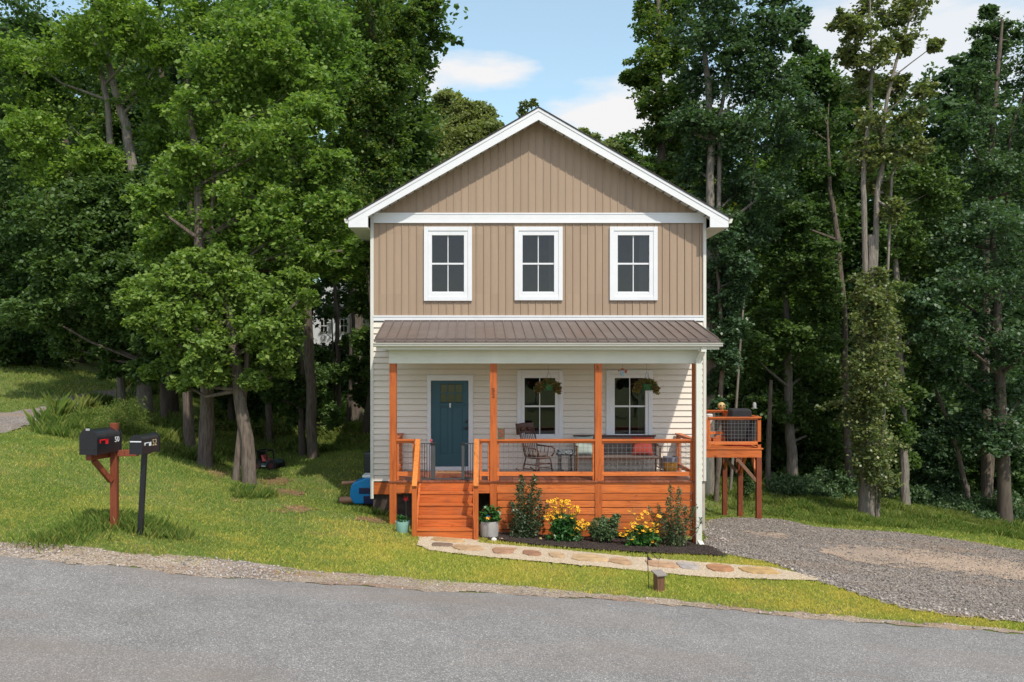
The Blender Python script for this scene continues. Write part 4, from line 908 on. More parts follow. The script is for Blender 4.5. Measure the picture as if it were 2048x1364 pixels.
# baby gate: two open panels at the stair head
for x0p,x1p,post,lab,nb in ((841.5,871,866,'wider grey metal safety gate panel at the left stair head, with red latch',4),(922.5,947.5,926,'narrower grey metal safety gate panel at the right stair head',4)):
    yg=YP+.10; x0,x1=PX(x0p,yg),PX(x1p,yg); pz=PX(post,yg); gt=thing('safety_gate',lab,'gate',((x0+x1)/2,yg,FL))
    z1_=FL+.80
    m=MB(); m.bar((x0,yg,z1_),(x1,yg,z1_),.022,.022); m.bar((x0,yg,FL+.03),(PX(905,yg) if post<900 else x1,yg,FL+.03),.025,.03)
    if post>900: m.bar((PX(905,yg)+.001,yg,FL+.03),(x0,yg,FL+.03),.025,.03)
    m.build('gate_frame',W['greygate'],gt)
    wd_=.05 if post<900 else .032
    m=MB(); m.box(pz-wd_,pz+wd_,yg-.02,yg+.02,FL+.02,z1_+.0); m.build('gate_post',W['greygate'],gt,bevel=.006)
    m=MB(); m.box(pz-wd_-.01,pz+wd_+.01,yg-.026,yg+.026,z1_-.04,z1_+.02); m.build('clamp',W['black'],gt,bevel=.006)
    m=MB(); a,b=(x0,pz-wd_) if post<900 else (pz+wd_,x1)
    for k in range(nb):
        xx=a+(b-a)*(k+.5)/nb; m.box(xx-.006,xx+.006,yg-.006,yg+.006,FL+.04,z1_-.01)
    m.build('bars',W['black'],gt)
    if post<900:
        m=MB(); m.bar((pz-.06,yg-.01,z1_+.05),(pz-.02,yg-.01,z1_+.09),.05,.05); m.bar((pz-.02,yg,z1_),(pz-.04,yg-.0,z1_+.07),.03,.03); m.build('latch',W['toyred'],gt,bevel=.01)
# doormat
m=MB(); xa,xb=wx(873),wx(924); m.box(xa,xb,YW-.55,YW-.14,FL+.001,FL+.018)
c0=Vector(((xa+xb)/2,YW-.345,FL+.001)); dm=thing('doormat','brown coir doormat with black curled lettering in front of the door','doormat',c0); 
mo=m.build('mat',mat('coir',(.33,.17,.085),.95,.2,60,.5,80),dm,bevel=.003)
text('hello',.26,'lettering',W['rubber'],dm,Matrix.Translation((0,-.02,.0185))@Matrix.Diagonal((1,1,.3,1)),.002)
# ---------------------------------------------------------------- foliage builder
def leaf_arrays(C,size,rng,flat=.55,wide=.85,droop=.25):
    """C: (N,3) leaf base points -> quads"""
    n=len(C); a=rng.rand(n)*6.2832; pitch=rng.normal(-droop,flat,n); roll=rng.normal(0,flat,n); s=size*(.65+.7*rng.rand(n))
    d=np.stack([np.cos(a)*np.cos(pitch),np.sin(a)*np.cos(pitch),np.sin(pitch)],-1)
    h=np.stack([-np.sin(a),np.cos(a),np.zeros(n)],-1); u=np.cross(d,h)
    sd=h*np.cos(roll)[:,None]+u*np.sin(roll)[:,None]
    s=s[:,None]; q=s*wide/2
    V=np.stack([C-d*s*.1,C+d*s*.35+sd*q,C+d*s*.95,C+d*s*.35-sd*q],1)
    return V.reshape(-1,3)
def clumps(blobs,rng,nsub,per,size,sub_r=.34,lo=.35,loose=.26):
    """blobs: (x,y,z,rx,ry,rz). Leaf clumps on the shell of every blob, ragged outline, gaps between"""
    Cs=[];tw=[]
    for (x,y,z,rx,ry,rz) in blobs:
        k=max(4,int(nsub*(.8+.4*rng.rand())))
        d=rng.normal(size=(k,3)); d/=np.linalg.norm(d,axis=1)[:,None]; r=lo+(1.06-lo)*rng.rand(k)**.6
        c=np.array([x,y,z])+d*r[:,None]*np.array([rx,ry,rz]); tw.append((np.array([x,y,z]),c))
        m_=(rx+ry+rz)/3*sub_r
        ctr=np.array([x,y,z])
        for q in c:
            n=int(per*(.35+1.3*rng.rand()))
            if n<2: continue
            ax=(q-ctr)/(np.linalg.norm(q-ctr)+1e-6)+rng.normal(0,.45,3); ax[2]=ax[2]*.55-.08; ax/=np.linalg.norm(ax)
            L_=m_*(1.3+1.7*rng.rand()); t=rng.rand(n)**.8; e=rng.normal(size=(n,3))*np.array([1,1,.6])*m_*(.16+.42*(1-t))[:,None]
            base=q-ax*L_*.55; Cs.append(base+ax*(t*L_)[:,None]+e-np.array([0,0,1])*(t*t*L_*.12)[:,None])
        n=int(k*per*loose); e=rng.normal(size=(n,3)); e/=np.linalg.norm(e,axis=1)[:,None]; e*=(rng.rand(n)**.45)[:,None]*(1+.3*np.sin(e[:,:1]*7+x*3)*np.sin(e[:,2:]*6+z*2))
        Cs.append(ctr+e*np.array([rx,ry,rz]))
    return np.concatenate(Cs),tw
def foliage(name,V,m,parent):
    V=V-np.array(BASE.get(parent.name,Vector()))[None] if parent is not None else V
    n=len(V)//4; Fc=np.arange(n*4).reshape(n,4)
    me=rawmesh(name,V,Fc,m); o=bpy.data.objects.new(name,me); COL.objects.link(o); o.parent=parent; return o
def tree(name,label,cat,trunks,blobs,leaf,bark,nsub=14,per=80,size=.13,seed=0,group=None,sub_r=.34,lo=.35,twigs=True,limb_from=.35,flat=.55,extra=None,tw_r=.012):
    """trunks: list of (points, radii)"""
    rng=np.random.RandomState(seed); p0=Vector(trunks[0][0][0]); t=thing(name,label,cat,p0,0,group)
    mb=MB()
    for pts,rad in trunks:
        # smooth and knobbly trunk
        P_=[Vector(p) for p in pts]; Q=[];Rr=[]
        for i in range(len(P_)-1):
            for k in range(3):
                f=k/3; q=P_[i].lerp(P_[i+1],f); q+=Vector(rng.normal(0,.02,3))*(1 if i+k else 0); Q.append(q); Rr.append((rad[i]*(1-f)+rad[i+1]*f)*(1+rng.normal(0,.03)))
        Q.append(P_[-1]);Rr.append(rad[-1]); Rr[0]*=1.18; mb.tube(Q,Rr,9)
    tp=[(Vector(p),r) for pts,rad in trunks for p,r in zip(pts,rad)]
    C,tw=clumps(blobs,rng,int(nsub*1.45),int(per*1.75),size,sub_r*1.2,lo*.7)
    seg=[(Vector(a),Vector(b),ra,rb) for pts,rad in trunks for a,b,ra,rb in zip(pts[:-1],pts[1:],rad[:-1],rad[1:])]
    zmin=min(min(q[2] for q in blobs)-.5,max(s[1].z for s in seg)-.3)
    for c,ends in tw:
        c=Vector(c); best=None
        for a,b,ra,rb in seg:
            for f in (0,.25,.5,.75,1):
                q=a.lerp(b,f); dz=c.z-q.z; hd=math.hypot(c.x-q.x,c.y-q.y); cost=abs(dz-hd*.6)+hd*.5+(4 if q.z<zmin else 0)
                if best is None or cost<best[0]: best=(cost,q,ra*(1-f)+rb*f)
        q=best[1]; r0=min(best[2]*.55,.07); mid=q.lerp(c,.55)+Vector(rng.normal(0,.12,3))+Vector((0,0,-.05))
        mb.tube([q,mid,c],[r0,r0*.65,max(r0*.4,.012)],5,False)
        if twigs:
            for e in ends:
                e=Vector(e); mb.tube([c,c.lerp(e,.5)+Vector(rng.normal(0,.06,3)),e],[tw_r,tw_r*.7,tw_r*.4],3,False)
    mb.build('trunk',bark,t,smooth=True)
    V=leaf_arrays(C,size*(.80 if twigs else .95),rng,flat)
    foliage('crown',V,leaf,t); return t
def B(lst,D,rz=1.0,depth=1.0,jit=.6,seed=0):
    """crown lobes given as photo position + half width; each at its own distance"""
    r=random.Random(seed); out=[]
    for q in lst:
        px,py,w_=q[:3]; d=D+(q[3] if len(q)>3 else r.uniform(-jit,jit)); x=PX(px,d);z=PZ(py,d);rr=w_*d/F
        out.append((x,d,z,rr,rr*depth,rr*rz))
    return out
def TR(lst,D,radii,base=None):
    pts=[]
    for i,q in enumerate(lst):
        d=D+(q[2] if len(q)>2 else 0); pts.append(Vector((PX(q[0],d),d,PZ(q[1],d))))
    pts[0].z=g1(pts[0].x,pts[0].y)-.15
    return (pts,radii)
# ---- near left trees
tree('maple_tree','leaning maple with a low crown, nearest of the three trunks behind the mailboxes','tree',
 [TR([(500,975),(492,880),(480,780),(466,690),(455,600),(440,540,.2)],22,[.185,.17,.155,.13,.10,.05]),TR([(470,720),(500,650),(540,600)],22,[.08,.06,.03])],
 B([(275,600,30),(262,570,18),(300,585,45),(345,560,55),(400,560,60),(430,515,35),(385,520,32),(590,560,35),(612,590,16),(285,640,26),(310,740,22),(360,765,20),(560,735,24),(350,625,55),(410,620,60),(460,560,60),(520,590,60),(575,610,50),(470,640,65),(540,660,60),(420,690,55),(365,690,45),(490,705,50),(560,710,35),(330,670,35),(440,750,35),(400,740,40),(510,760,25)],22,.7,seed=1),
 LF['near'],W['bark'],13,62,.135,seed=21)
tree('maple_tree','tall bright maple reaching the house corner, second trunk behind the mailboxes','tree',
 [TR([(411,940),(414,860),(412,760),(404,620),(400,480),(398,370),(385,250,.3),(372,120,.5)],24,[.21,.19,.17,.15,.13,.11,.08,.04]),TR([(400,400),(430,330),(470,250)],24,[.08,.06,.03])],
 B([(330,470,45),(420,480,50),(300,400,45),(560,470,80),(640,470,75),(690,520,45),(718,500,25,-1.2),(590,535,48),(520,400,85),(600,370,80),(450,450,75),(480,300,85),(560,270,80),(630,230,60),(650,330,50),(420,230,80),(510,170,80),(600,160,60),(440,120,80),(540,80,70),(380,330,60),(660,420,50),(645,515,40),(500,500,60)],24.2,.75,seed=2,jit=1.0),
 LF['bright'],W['bark'],14,62,.145,seed=22)
tree('broadleaf_tree','slim grey trunk third behind the mailboxes with a small dark crown','tree',
 [TR([(384,918),(376,830),(372,740),(366,650),(355,560)],25.6,[.17,.15,.13,.10,.06])],
 B([(350,560,60),(300,620,45),(390,520,60),(330,500,55)],25.8,.8,seed=3),LF['maple'],W['bark'],12,60,.14,seed=23)
tree('broadleaf_tree','tall tree with a bare pale trunk rising through the leaves left of the house','tree',
 [TR([(628,880),(622,800),(618,700),(612,610),(606,540),(595,430),(588,320),(580,220),(575,110)],28,[.165,.16,.155,.15,.145,.13,.11,.08,.04])],
 B([(570,80,90),(640,60,80),(510,40,80),(560,180,80),(640,160,70),(520,260,70),(590,-20,90),(690,110,50)],28.5,.8,seed=4,jit=1.3),LF['maple'],W['bark'],15,62,.16,seed=24)
tree('ivy_covered_tree','short dark bushy tree wrapped in ivy below the pale trunk left of the house','tree',
 [TR([(606,860),(604,780),(600,700)],29,[.12,.10,.05])],
 B([(600,790,38),(590,740,40),(615,830,30),(560,730,45),(620,760,30),(570,690,40),(540,760,30),(660,830,20)],29,1.2,seed=5,jit=.8),LF['dark'],W['barkd'],13,85,.14,seed=25)
tree('small_tree','thin tree behind the play car with a trunk bare at the base','tree',
 [TR([(540,878),(538,840),(536,790),(530,740)],31,[.14,.12,.10,.06])],B([(520,700,50),(560,660,50),(490,740,40),(540,750,35)],31,.8,seed=6),LF['dark'],W['bark'],12,60,.15,seed=26)
tree('broadleaf_tree','forked pale grey tree with sparse branches in the upper left','tree',
 [TR([(290,800),(285,650),(278,450),(266,340),(250,250),(228,170),(205,70),(190,-30)],31.5,[.26,.24,.21,.18,.16,.12,.08,.05]),TR([(245,230),(215,200),(200,140),(185,60),(190,-10)],31.5,[.13,.11,.09,.06,.03]),TR([(250,270),(180,290),(120,350)],31.5,[.06,.04,.02])],
 B([(110,330,70),(190,430,75),(120,220,70),(200,320,50),(60,120,80),(150,90,70),(260,60,70),(300,180,60),(60,260,60),(280,430,60),(220,10,70),(330,100,50)],31.2,.75,seed=7,jit=1.4),LF['maple'],W['barkp'],14,62,.165,seed=27)
tree('broadleaf_tree','dark dense tree between the forked tree and the maples','tree',
 [TR([(345,860),(340,700),(338,450),(325,200),(320,40)],33,[.24,.22,.18,.12,.05]),TR([(372,500),(380,350),(370,120)],32.5,[.12,.10,.05])],
 B([(350,460,70),(250,520,75),(330,580,60),(180,560,70),(260,640,65),(350,360,60),(330,260,60),(340,60,80),(430,20,70),(400,560,50),(200,680,45),(320,680,40)],31,.8,seed=8,jit=1.2),LF['maple'],W['barkd'],14,60,.17,seed=28)
tree('broadleaf_tree','dark wide crowned tree at the far left over the grass bank','tree',
 [TR([(152,722),(150,620),(140,450),(130,250)],41,[.42,.36,.3,.15])],
 B([(60,420,90),(150,480,90),(40,560,80),(130,600,80),(210,610,60),(0,330,100),(100,290,90),(60,660,45),(250,660,40),(-60,480,90),(0,140,110),(130,120,100)],41,.8,seed=9,jit=2),LF['dark'],W['barkd'],16,75,.24,seed=29)
tree('broadleaf_tree','shady tree hanging over the left edge of the picture with low boughs','tree',
 [TR([(-60,760),(-50,500),(-40,250),(-20,0)],33,[.36,.3,.24,.1])],
 B([(10,380,80),(-20,500,90),(30,250,80),(0,120,90),(70,40,80),(60,500,60),(20,600,60),(90,180,50)],33,.75,seed=10,jit=1.5),LF['dark'],W['barkd'],14,65,.19,seed=30)
for i,(px,py,d,lab,rr) in enumerate([(20,735,36,'dark shrub under the trees at the far left of the grass bank',42),(85,730,37,'dark rounded shrub second from the left on the grass bank',40),(-50,745,35,'dark shrub cut by the left edge of the picture',45),(195,722,44,'shrub with thin stems right of the wide dark trunk on the bank',25)]):
    b=G(px,py) ; b=Vector((PX(px,d),d,g1(PX(px,d),d)))
    bl=[(b.x+q*.6,d+random.Random(i).uniform(-.3,.3),b.z+.7+.5*(k%2),.75,.75,.75) for k,q in enumerate((-1.4,-.7,0,.7,1.3))]
    tree('woodland_shrub',lab,'shrub',[([b-Vector((0,0,.1)),b+Vector((.05,0,.8))],[.05,.03])],bl,LF['dark'],W['barkd'],12,60,.15,seed=40+i,group='dark shrubs on the left bank')
tree('tulip_poplar','very tall dense dark green poplar rising behind the left eave of the house','tree',
 [TR([(712,860),(712,700),(722,500),(735,300),(742,120),(748,-40)],36,[.3,.28,.25,.2,.14,.07]),TR([(748,80),(800,60),(840,20)],36,[.06,.04,.02])],
 B([(730,350,75),(765,330,48),(690,300,65),(740,250,75),(770,250,40),(680,210,70),(750,160,75),(775,170,38),(700,100,80),(770,80,60),(720,10,80),(818,40,30),(780,110,32),(850,10,22),(760,420,60),(700,410,60),(690,480,50),(650,370,60),(660,120,60),(795,300,20)],36,.85,seed=11,jit=1.6),LF['poplar'],W['bark'],16,80,.165,seed=31)
tree('broadleaf_tree','shaded tree close behind the left corner of the house','tree',
 [TR([(728,850),(738,800),(745,740),(742,600),(730,480)],31,[.13,.12,.11,.10,.05]),TR([(690,855),(700,800),(708,740),(705,640),(700,540)],33,[.10,.10,.09,.07,.04])],
 B([(722,560,32),(730,610,26),(700,520,36),(740,500,40),(726,680,26),(735,740,28),(704,735,18),(670,515,26),(725,790,22)],31.5,1.1,seed=12,jit=.9),LF['dark'],W['barkd'],13,70,.14,seed=32)
tree('slender_tree','thin dark straight trunk in front of the white house among the trees','tree',
 [TR([(680,860),(676,760),(675,680),(672,600),(664,500)],38,[.11,.11,.10,.09,.05]),TR([(672,650),(662,620),(650,605)],38,[.04,.03,.015])],
 B([(628,578,12),(705,605,12),(665,545,26),(645,712,26),(700,680,18),(660,745,30),(655,622,7),(612,640,9)],38,.8,seed=13,jit=.8),LF['dark'],W['barkd'],10,45,.15,seed=33)
tree('broadleaf_tree','low bushy dark maple in front of the forked tree','tree',
 [TR([(330,815),(325,740),(315,640),(290,520)],29,[.13,.11,.09,.04])],
 B([(90,420,60),(150,470,65),(230,450,60),(290,500,60),(110,540,60),(190,560,65),(270,590,60),(340,540,50),(70,620,50),(150,640,55),(230,670,45),(310,680,45),(180,390,50),(260,380,45),(350,640,45),(130,690,30),(290,740,34),(350,740,34),(225,720,34),(240,600,60),(290,540,60),(290,640,50),(235,530,50)],29,.8,seed=31,jit=1.0),LF['dark'],W['barkd'],14,64,.17,seed=51)
tree('broadleaf_tree','bushy dark green tree filling the gap behind the play car','tree',
 [TR([(465,880),(462,820),(458,720),(450,640)],32,[.11,.10,.08,.04])],
 B([(440,640,50),(500,620,50),(550,620,45),(470,700,45),(540,690,45),(580,650,30),(430,770,35),(480,790,32),(520,800,28),(400,700,45),(560,770,28),(585,610,28)],32.5,.9,seed=32,jit=.9),LF['dark'],W['barkd'],14,64,.16,seed=52)
# ---- trees behind the house
tree('broadleaf_tree','olive green tree top rising behind the left slope of the roof','tree',
 [TR([(905,760),(905,500),(905,300)],54,[.4,.3,.15])],
 B([(890,300,66),(850,320,50),(930,290,55),(880,240,48),(960,270,34),(930,350,70),(850,400,60),(893,205,24),(925,225,26),(962,222,22),(978,250,20),(990,330,25),(845,260,30)],54,.9,seed=14,jit=1.5),LF['olive'],W['barkd'],16,150,.2,seed=34,sub_r=.5)
tree('broadleaf_tree','small olive tree top peeking over the right slope of the roof','tree',
 [TR([(1190,700),(1190,400),(1190,300)],60,[.4,.3,.1])],
 B([(1180,290,26),(1215,305,26),(1240,320,20),(1165,268,14),(1260,330,14),(1200,340,40),(1250,380,30)],60,.8,seed=15,jit=1),LF['olive'],W['barkd'],14,120,.2,seed=35,sub_r=.5)
tree('slender_tree','sprig of a thin tree just left of the roof ridge','tree',
 [TR([(1056,700),(1056,300),(1055,215)],56,[.2,.12,.03])],B([(1052,212,12),(1066,204,7),(1045,228,10)],56,1,seed=16,jit=.3),LF['grey'],W['barkd'],9,10,.2,seed=36,sub_r=.5)
# ---- right
tree('tulip_poplar','tall light green poplar with open branches right of the roof peak','tree',
 [TR([(1335,900),(1332,600),(1328,400),(1320,250),(1316,120),(1318,0),(1318,-80)],35,[.24,.21,.19,.15,.11,.07,.04])],
 B([(1310,60,42),(1345,20,45),(1290,20,24),(1300,130,38),(1350,110,40),(1280,160,22),(1255,155,14),(1305,200,36),(1345,210,40),(1300,270,30),(1340,300,36),(1320,350,28),(1370,270,30),(1365,180,30),(1330,-50,45)],35,1,seed=17,jit=1.2),LF['poplar'],W['bark'],15,48,.16,seed=37)
tree('oak_tree','big oak with a pale trunk showing high above the right eave of the house','tree',
 [TR([(1415,950),(1418,650),(1416,480),(1420,380),(1421,280),(1414,160),(1405,60),(1400,-40)],32,[.22,.2,.17,.15,.13,.11,.07,.04]),TR([(1421,330),(1440,230),(1455,140),(1470,40)],32,[.09,.08,.06,.03]),TR([(1460,110),(1530,60),(1590,30)],32,[.05,.035,.02])],
 B([(1400,60,60),(1450,40,55),(1500,90,55),(1550,50,45),(1590,40,30),(1605,90,18),(1470,160,65),(1540,160,60),(1580,200,50),(1500,250,70),(1390,160,45),(1380,240,45),(1450,300,60),(1390,330,45),(1560,290,55),(1470,390,60),(1540,380,55),(1440,450,40),(1390,410,25),(1500,470,50),(1430,-10,60),(1560,-10,40)],32,.85,seed=18,jit=1.3),LF['cool'],W['barkp'],15,62,.15,seed=38)
tree('broadleaf_tree','leafy young tree tight against the right wall of the house','tree',
 [TR([(1432,985),(1440,850),(1446,720),(1440,600),(1430,500)],31,[.09,.085,.07,.06,.03])],
 B([(1440,540,36),(1430,610,36),(1460,650,36),(1435,690,34),(1470,590,30),(1432,760,25),(1460,720,28),(1485,540,30),(1440,810,16),(1440,480,30)],31,1,seed=19,jit=.8),LF['cool'],W['bark'],13,70,.13,seed=39)
tree('broadleaf_tree','dark slim tree with a high crown between the oak and the forked tree','tree',
 [TR([(1700,1000),(1695,850),(1688,650),(1676,480),(1660,380),(1655,250)],36,[.17,.15,.13,.12,.09,.04])],
 B([(1650,250,50),(1610,330,55),(1680,340,45),(1640,420,55),(1590,430,45),(1600,240,40),(1660,180,35),(1620,160,30),(1560,480,50),(1630,510,50)],36,.85,seed=20,jit=1.2),LF['dark'],W['bark'],15,62,.17,seed=41)
tree('forked_tree','tall thin forked tree with a sparse bronze green crown beside the drive','tree',
 [TR([(1728,1038),(1730,960),(1728,880),(1736,780),(1732,680),(1738,600),(1744,520),(1742,470)],28.6,[.19,.165,.15,.14,.135,.13,.12,.115]),TR([(1742,470),(1728,400),(1728,320),(1740,220),(1745,120),(1740,0)],28.6,[.10,.085,.07,.06,.04,.02]),TR([(1742,470),(1752,400),(1765,330),(1768,230),(1790,130),(1820,40),(1850,-20)],28.6,[.10,.09,.075,.06,.05,.03,.02]),TR([(1755,400),(1785,350),(1810,300)],28.6,[.05,.04,.02])],
 B([(1720,60,36),(1770,30,40),(1820,10,36),(1700,110,26),(1760,110,36),(1730,170,40),(1790,170,30),(1810,80,30),(1750,240,45),(1820,240,35),(1850,180,20),(1790,300,38),(1730,310,34),(1840,300,25),(1760,370,26),(1790,420,24),(1870,90,14),(1690,40,22),(1740,-10,40)],28.6,.9,seed=21,jit=.8),LF['grey'],W['barkp'],11,34,.145,seed=42,lo=.2)
def sleeve():
    r=random.Random(5); out=[]
    for py,w_ in ((560,32),(600,40),(640,46),(680,48),(720,52),(760,56),(800,54),(845,50),(885,46),(925,42),(965,36)):
        out.append((1738+r.uniform(-14,14),py,w_))
    return out
tree('leafy_trunk_growth','yellow green leafy shoots clothing the lower trunk of the forked tree beside the drive','shrub',
 [TR([(1752,1036),(1750,900),(1745,700),(1742,580)],28.1,[.03,.03,.02,.015])],B(sleeve(),28.2,.9,seed=22,jit=.5),LF['grey'],W['bark'],13,55,.12,seed=43,lo=.3)
tree('broadleaf_tree','tall airy tree reaching into the sky at the right edge','tree',
 [TR([(1975,1000),(1970,700),(1975,400),(1990,200),(2005,40)],34,[.2,.17,.14,.1,.04]),TR([(1978,380),(2020,260),(2060,150)],34,[.08,.05,.02])],
 B([(1980,60,36),(2030,70,36),(2000,130,50),(1950,160,38),(2060,160,50),(1980,230,55),(2050,260,55),(1930,260,40),(2000,330,60),(1950,370,50),(2060,370,60),(1975,25,15),(1965,95,20),(2090,90,40)],34,.85,seed=23,jit=1.2),LF['cool'],W['bark'],13,46,.155,seed=44)
tree('broadleaf_tree','broad dark tree filling the lower right with drooping boughs','tree',
 [TR([(2010,1000),(2005,850),(1995,650),(1985,450)],31,[.24,.2,.16,.08])],
 B([(1900,480,60),(1960,450,65),(2030,470,70),(1880,570,55),(1950,560,70),(2030,580,70),(1900,660,55),(1970,670,65),(2050,700,70),(1890,740,50),(1960,780,55),(2040,800,60),(2000,870,50),(2070,900,50),(1930,850,35),(1850,600,40)],31,.8,seed=24,jit=1.2),LF['cool'],W['barkd'],14,60,.15,seed=45)
tree('broadleaf_tree','dark tree with a pale straight trunk right of the forked tree','tree',
 [TR([(1811,1018),(1808,940),(1806,850),(1800,700),(1795,560),(1790,420)],31.5,[.17,.15,.13,.12,.10,.05])],
 B([(1800,480,50),(1850,440,50),(1830,540,50),(1790,600,45),(1840,640,45),(1810,700,45),(1800,780,40),(1840,760,35),(1800,860,32),(1830,350,40),(1870,380,45),(1820,920,20)],31.8,.85,seed=25,jit=1),LF['dark'],W['barkp'],13,58,.15,seed=46)
tree('broadleaf_tree','dense dark tree above the side deck','tree',
 [TR([(1583,990),(1585,920),(1580,850),(1575,700),(1570,540)],37,[.26,.22,.2,.17,.09])],
 B([(1530,560,60),(1590,550,60),(1640,600,55),(1540,650,60),(1610,680,60),(1560,740,55),(1640,740,50),(1500,700,45),(1590,820,45),(1530,810,40),(1660,820,40),(1500,780,35),(1620,870,30)],37,.8,seed=26,jit=1.5),LF['dark'],W['barkp'],15,70,.18,seed=47)
for i,(pts,rd,lab) in enumerate([([(1945,1040),(1915,900),(1880,800),(1858,745)],[.10,.08,.06,.04],'leaning bare dead trunk among the dark trees at right'),([(1535,970),(1538,860),(1542,760)],[.10,.09,.06],'thin bare trunk right of the deck post'),([(1780,1000),(1775,930),(1770,860)],[.04,.035,.02],'very thin pole-like trunk right of the forked tree'),([(1940,1048),(1938,1010),(1936,970)],[.07,.06,.05],'short pale snag near the right edge'),([(1433,980),(1440,930),(1447,870)],[.06,.055,.05],'slanting pale stem under the side deck'),([(838,1000),(838,980),(838,960)],[.01,.01,.01],None)]):
    if lab is None: continue
    p,r=TR(pts,33 if i!=4 else 33,rd); m=MB(); m.tube(p,r,8)
    single(m,'bare_trunk',W['barkp'] if i in (3,4) else W['bark'],lab,'tree trunk',smooth=True)
tree('conical_evergreen','small pointed evergreen between the deck posts','shrub',
 [([Vector((PX(1496,31),31,g1(PX(1496,31),31)-.1)),Vector((PX(1496,31),31,PZ(960,31)))],[.04,.02])],
 B([(1496,1000,17),(1496,985,14),(1496,970,10),(1496,957,6)],31,1.2,seed=27,jit=.05),LF['dark'],W['barkd'],18,45,.07,seed=48,lo=.5)
# ---- wood behind: copies of six grown trees
def generic(seed,h,rad,z0,leaf,bark,nb,label,size=.24,per=42):
    r=random.Random(seed); bl=[]
    for k in range(nb):
        t=(k+.5)/nb; z=z0+(h-z0)*t; rr=rad*(1-.75*abs(t-.4)**1.3)*r.uniform(.7,1.05); a=k*2.4+r.random(); q=rad*.5*r.random()**.5
        bl.append((math.cos(a)*q,math.sin(a)*q,z,rr*.62,rr*.62,rr*.5))
    pts=[Vector((0,0,-.4)),Vector((r.uniform(-.2,.2),0,h*.3)),Vector((r.uniform(-.4,.4),r.uniform(-.3,.3),h*.6)),Vector((r.uniform(-.5,.5),0,h*.93))]
    BASE['x']=0
    t=tree('woodland_tree',label,'tree',[(pts,[.22*h/16,.19*h/16,.13*h/16,.04])],bl,leaf,bark,12,per,size,seed=seed,group=None,twigs=False)
    return t
kinds=[]
labs=['tall dark green tree of the wood behind the yard','cool green leafy tree of the wood behind the yard','mid green tree of the wood behind the yard','slim tall tree of the wood behind the yard','low dark understorey tree of the wood behind the yard','spreading understorey tree of the wood behind the yard']
specs=[(61,19,3.6,5,'dark','barkd',20),(62,18,3.8,4,'cool','barkd',20),(63,16,3.4,3.2,'maple','bark',18),(64,20,2.8,7,'poplar','barkd',16),(65,7,2.6,.9,'dark','barkd',13),(66,6,2.8,.8,'cool','bark',13)]
for s_,l in zip(specs,labs):
    kinds.append(generic(s_[0],s_[1],s_[2],s_[3],LF[s_[4]],W[s_[5]],s_[6],l))
used=[0]*6
def plant(k,x,y,rz,sc_):
    o=kinds[k]
    if used[k]:
        c=o.copy(); COL.objects.link(c)
        for ch in o.children:
            d=ch.copy(); COL.objects.link(d); d.parent=c
        o=c
    used[k]+=1
    # the trees are modelled round the origin, 0.4 m of trunk below ground
    o.location=(x,y,g1(x,y)-.3); o.rotation_euler=(0,0,rz); o.scale=(sc_,sc_,sc_*random.uniform(.92,1.08)); o['group']=labs[k].split(' of ')[0]+'s of the wood'
random.seed(11)
def free(x,y):
    px=CX+x*F/y
    top=CZ+(725-250)*y/F
    return px,top
rows=[(43,3.4,(0,1,2,3)),(50,4.0,(0,1,3)),(59,4.6,(0,1,3)),(70,5.4,(0,1,3))]
for Y,st_,ks in rows:
    x=-Y*.66
    while x<Y*.68:
        xx=x+random.uniform(-1,1); yy=Y+random.uniform(-2,2); px=CX+xx*F/yy; k=random.choice(ks); s_=random.uniform(.85,1.12)
        if px<360: yy+=9
        if 810<px<1270: s_*=(.45 if px<1010 else .42)*(Y/60+.2)*.8
        elif 565<px<775 and yy<66: x+=st_; continue
        plant(k,xx,yy,random.uniform(0,6.3),s_); x+=st_*random.uniform(.8,1.2)
# understorey
for Y,st_ in ((41,2.6),(48,3.0)):
    x=-Y*.62
    while x<Y*.66:
        xx=x+random.uniform(-.8,.8); yy=Y+random.uniform(-1.5,1.5); px=CX+xx*F/yy
        if px<400: yy+=10
        if 850<px<1330 or (600<px<735): x+=st_; continue
        plant(random.choice((4,5)),xx,yy,random.uniform(0,6.3),random.uniform(.6,1.0)*(1 if px>1300 else .8)); x+=st_*random.uniform(.8,1.2)
for px,D,s_,k in ((640,46,.42,4),(690,47,.45,5),(720,44,.5,4),(1500,41,.5,5),(1650,39,.5,4),(1880,36,.5,5),(2020,35,.6,4),(470,40,.7,4),(590,40,.5,5),(430,38,.8,5),(1960,44,.9,4),(1750,42,.8,5)):
    plant(k,PX(px,D),D,px,s_)
def thicket(name,label,spots,leaf,size,per,seed,wide=.4):
    rr=np.random.RandomState(seed); bl=[]
    for px,D,hh,ww in spots:
        x=PX(px,D); z=g1(x,D)
        for k in range(4): bl.append((x+rr.uniform(-ww,ww)*.6,D+rr.uniform(-ww,ww)*.5,z+hh*rr.uniform(.2,.75),ww*.5,ww*.5,hh*.38))
    C,_=clumps(bl,rr,10,per,size,.45,.1,.8); V=leaf_arrays(C,size,rr,.8,wide); n=len(V)//4
    o=bpy.data.objects.new(name,rawmesh(name,V,np.arange(n*4).reshape(n,4),leaf)); COL.objects.link(o); tag(o,label,'undergrowth',kind='stuff')
rq=random.Random(4)
thicket('weed_thicket','tall feathery green weeds beside the gravel lane on the left bank',[(175+i*11,25.5+rq.uniform(-1.5,1.5),.30+.62*math.sin(min(max((i-1)/11,0),1)*3.14),.5) for i in range(15)],LF['weed'],.06,24,1,.22)
thicket('undergrowth','pale green bushy weeds along the wood edge between the left trees and the house',[(430+i*16,rq.uniform(31,35),rq.uniform(.4,.9),.6) for i in range(20)],LF['weed'],.10,22,2,.5)
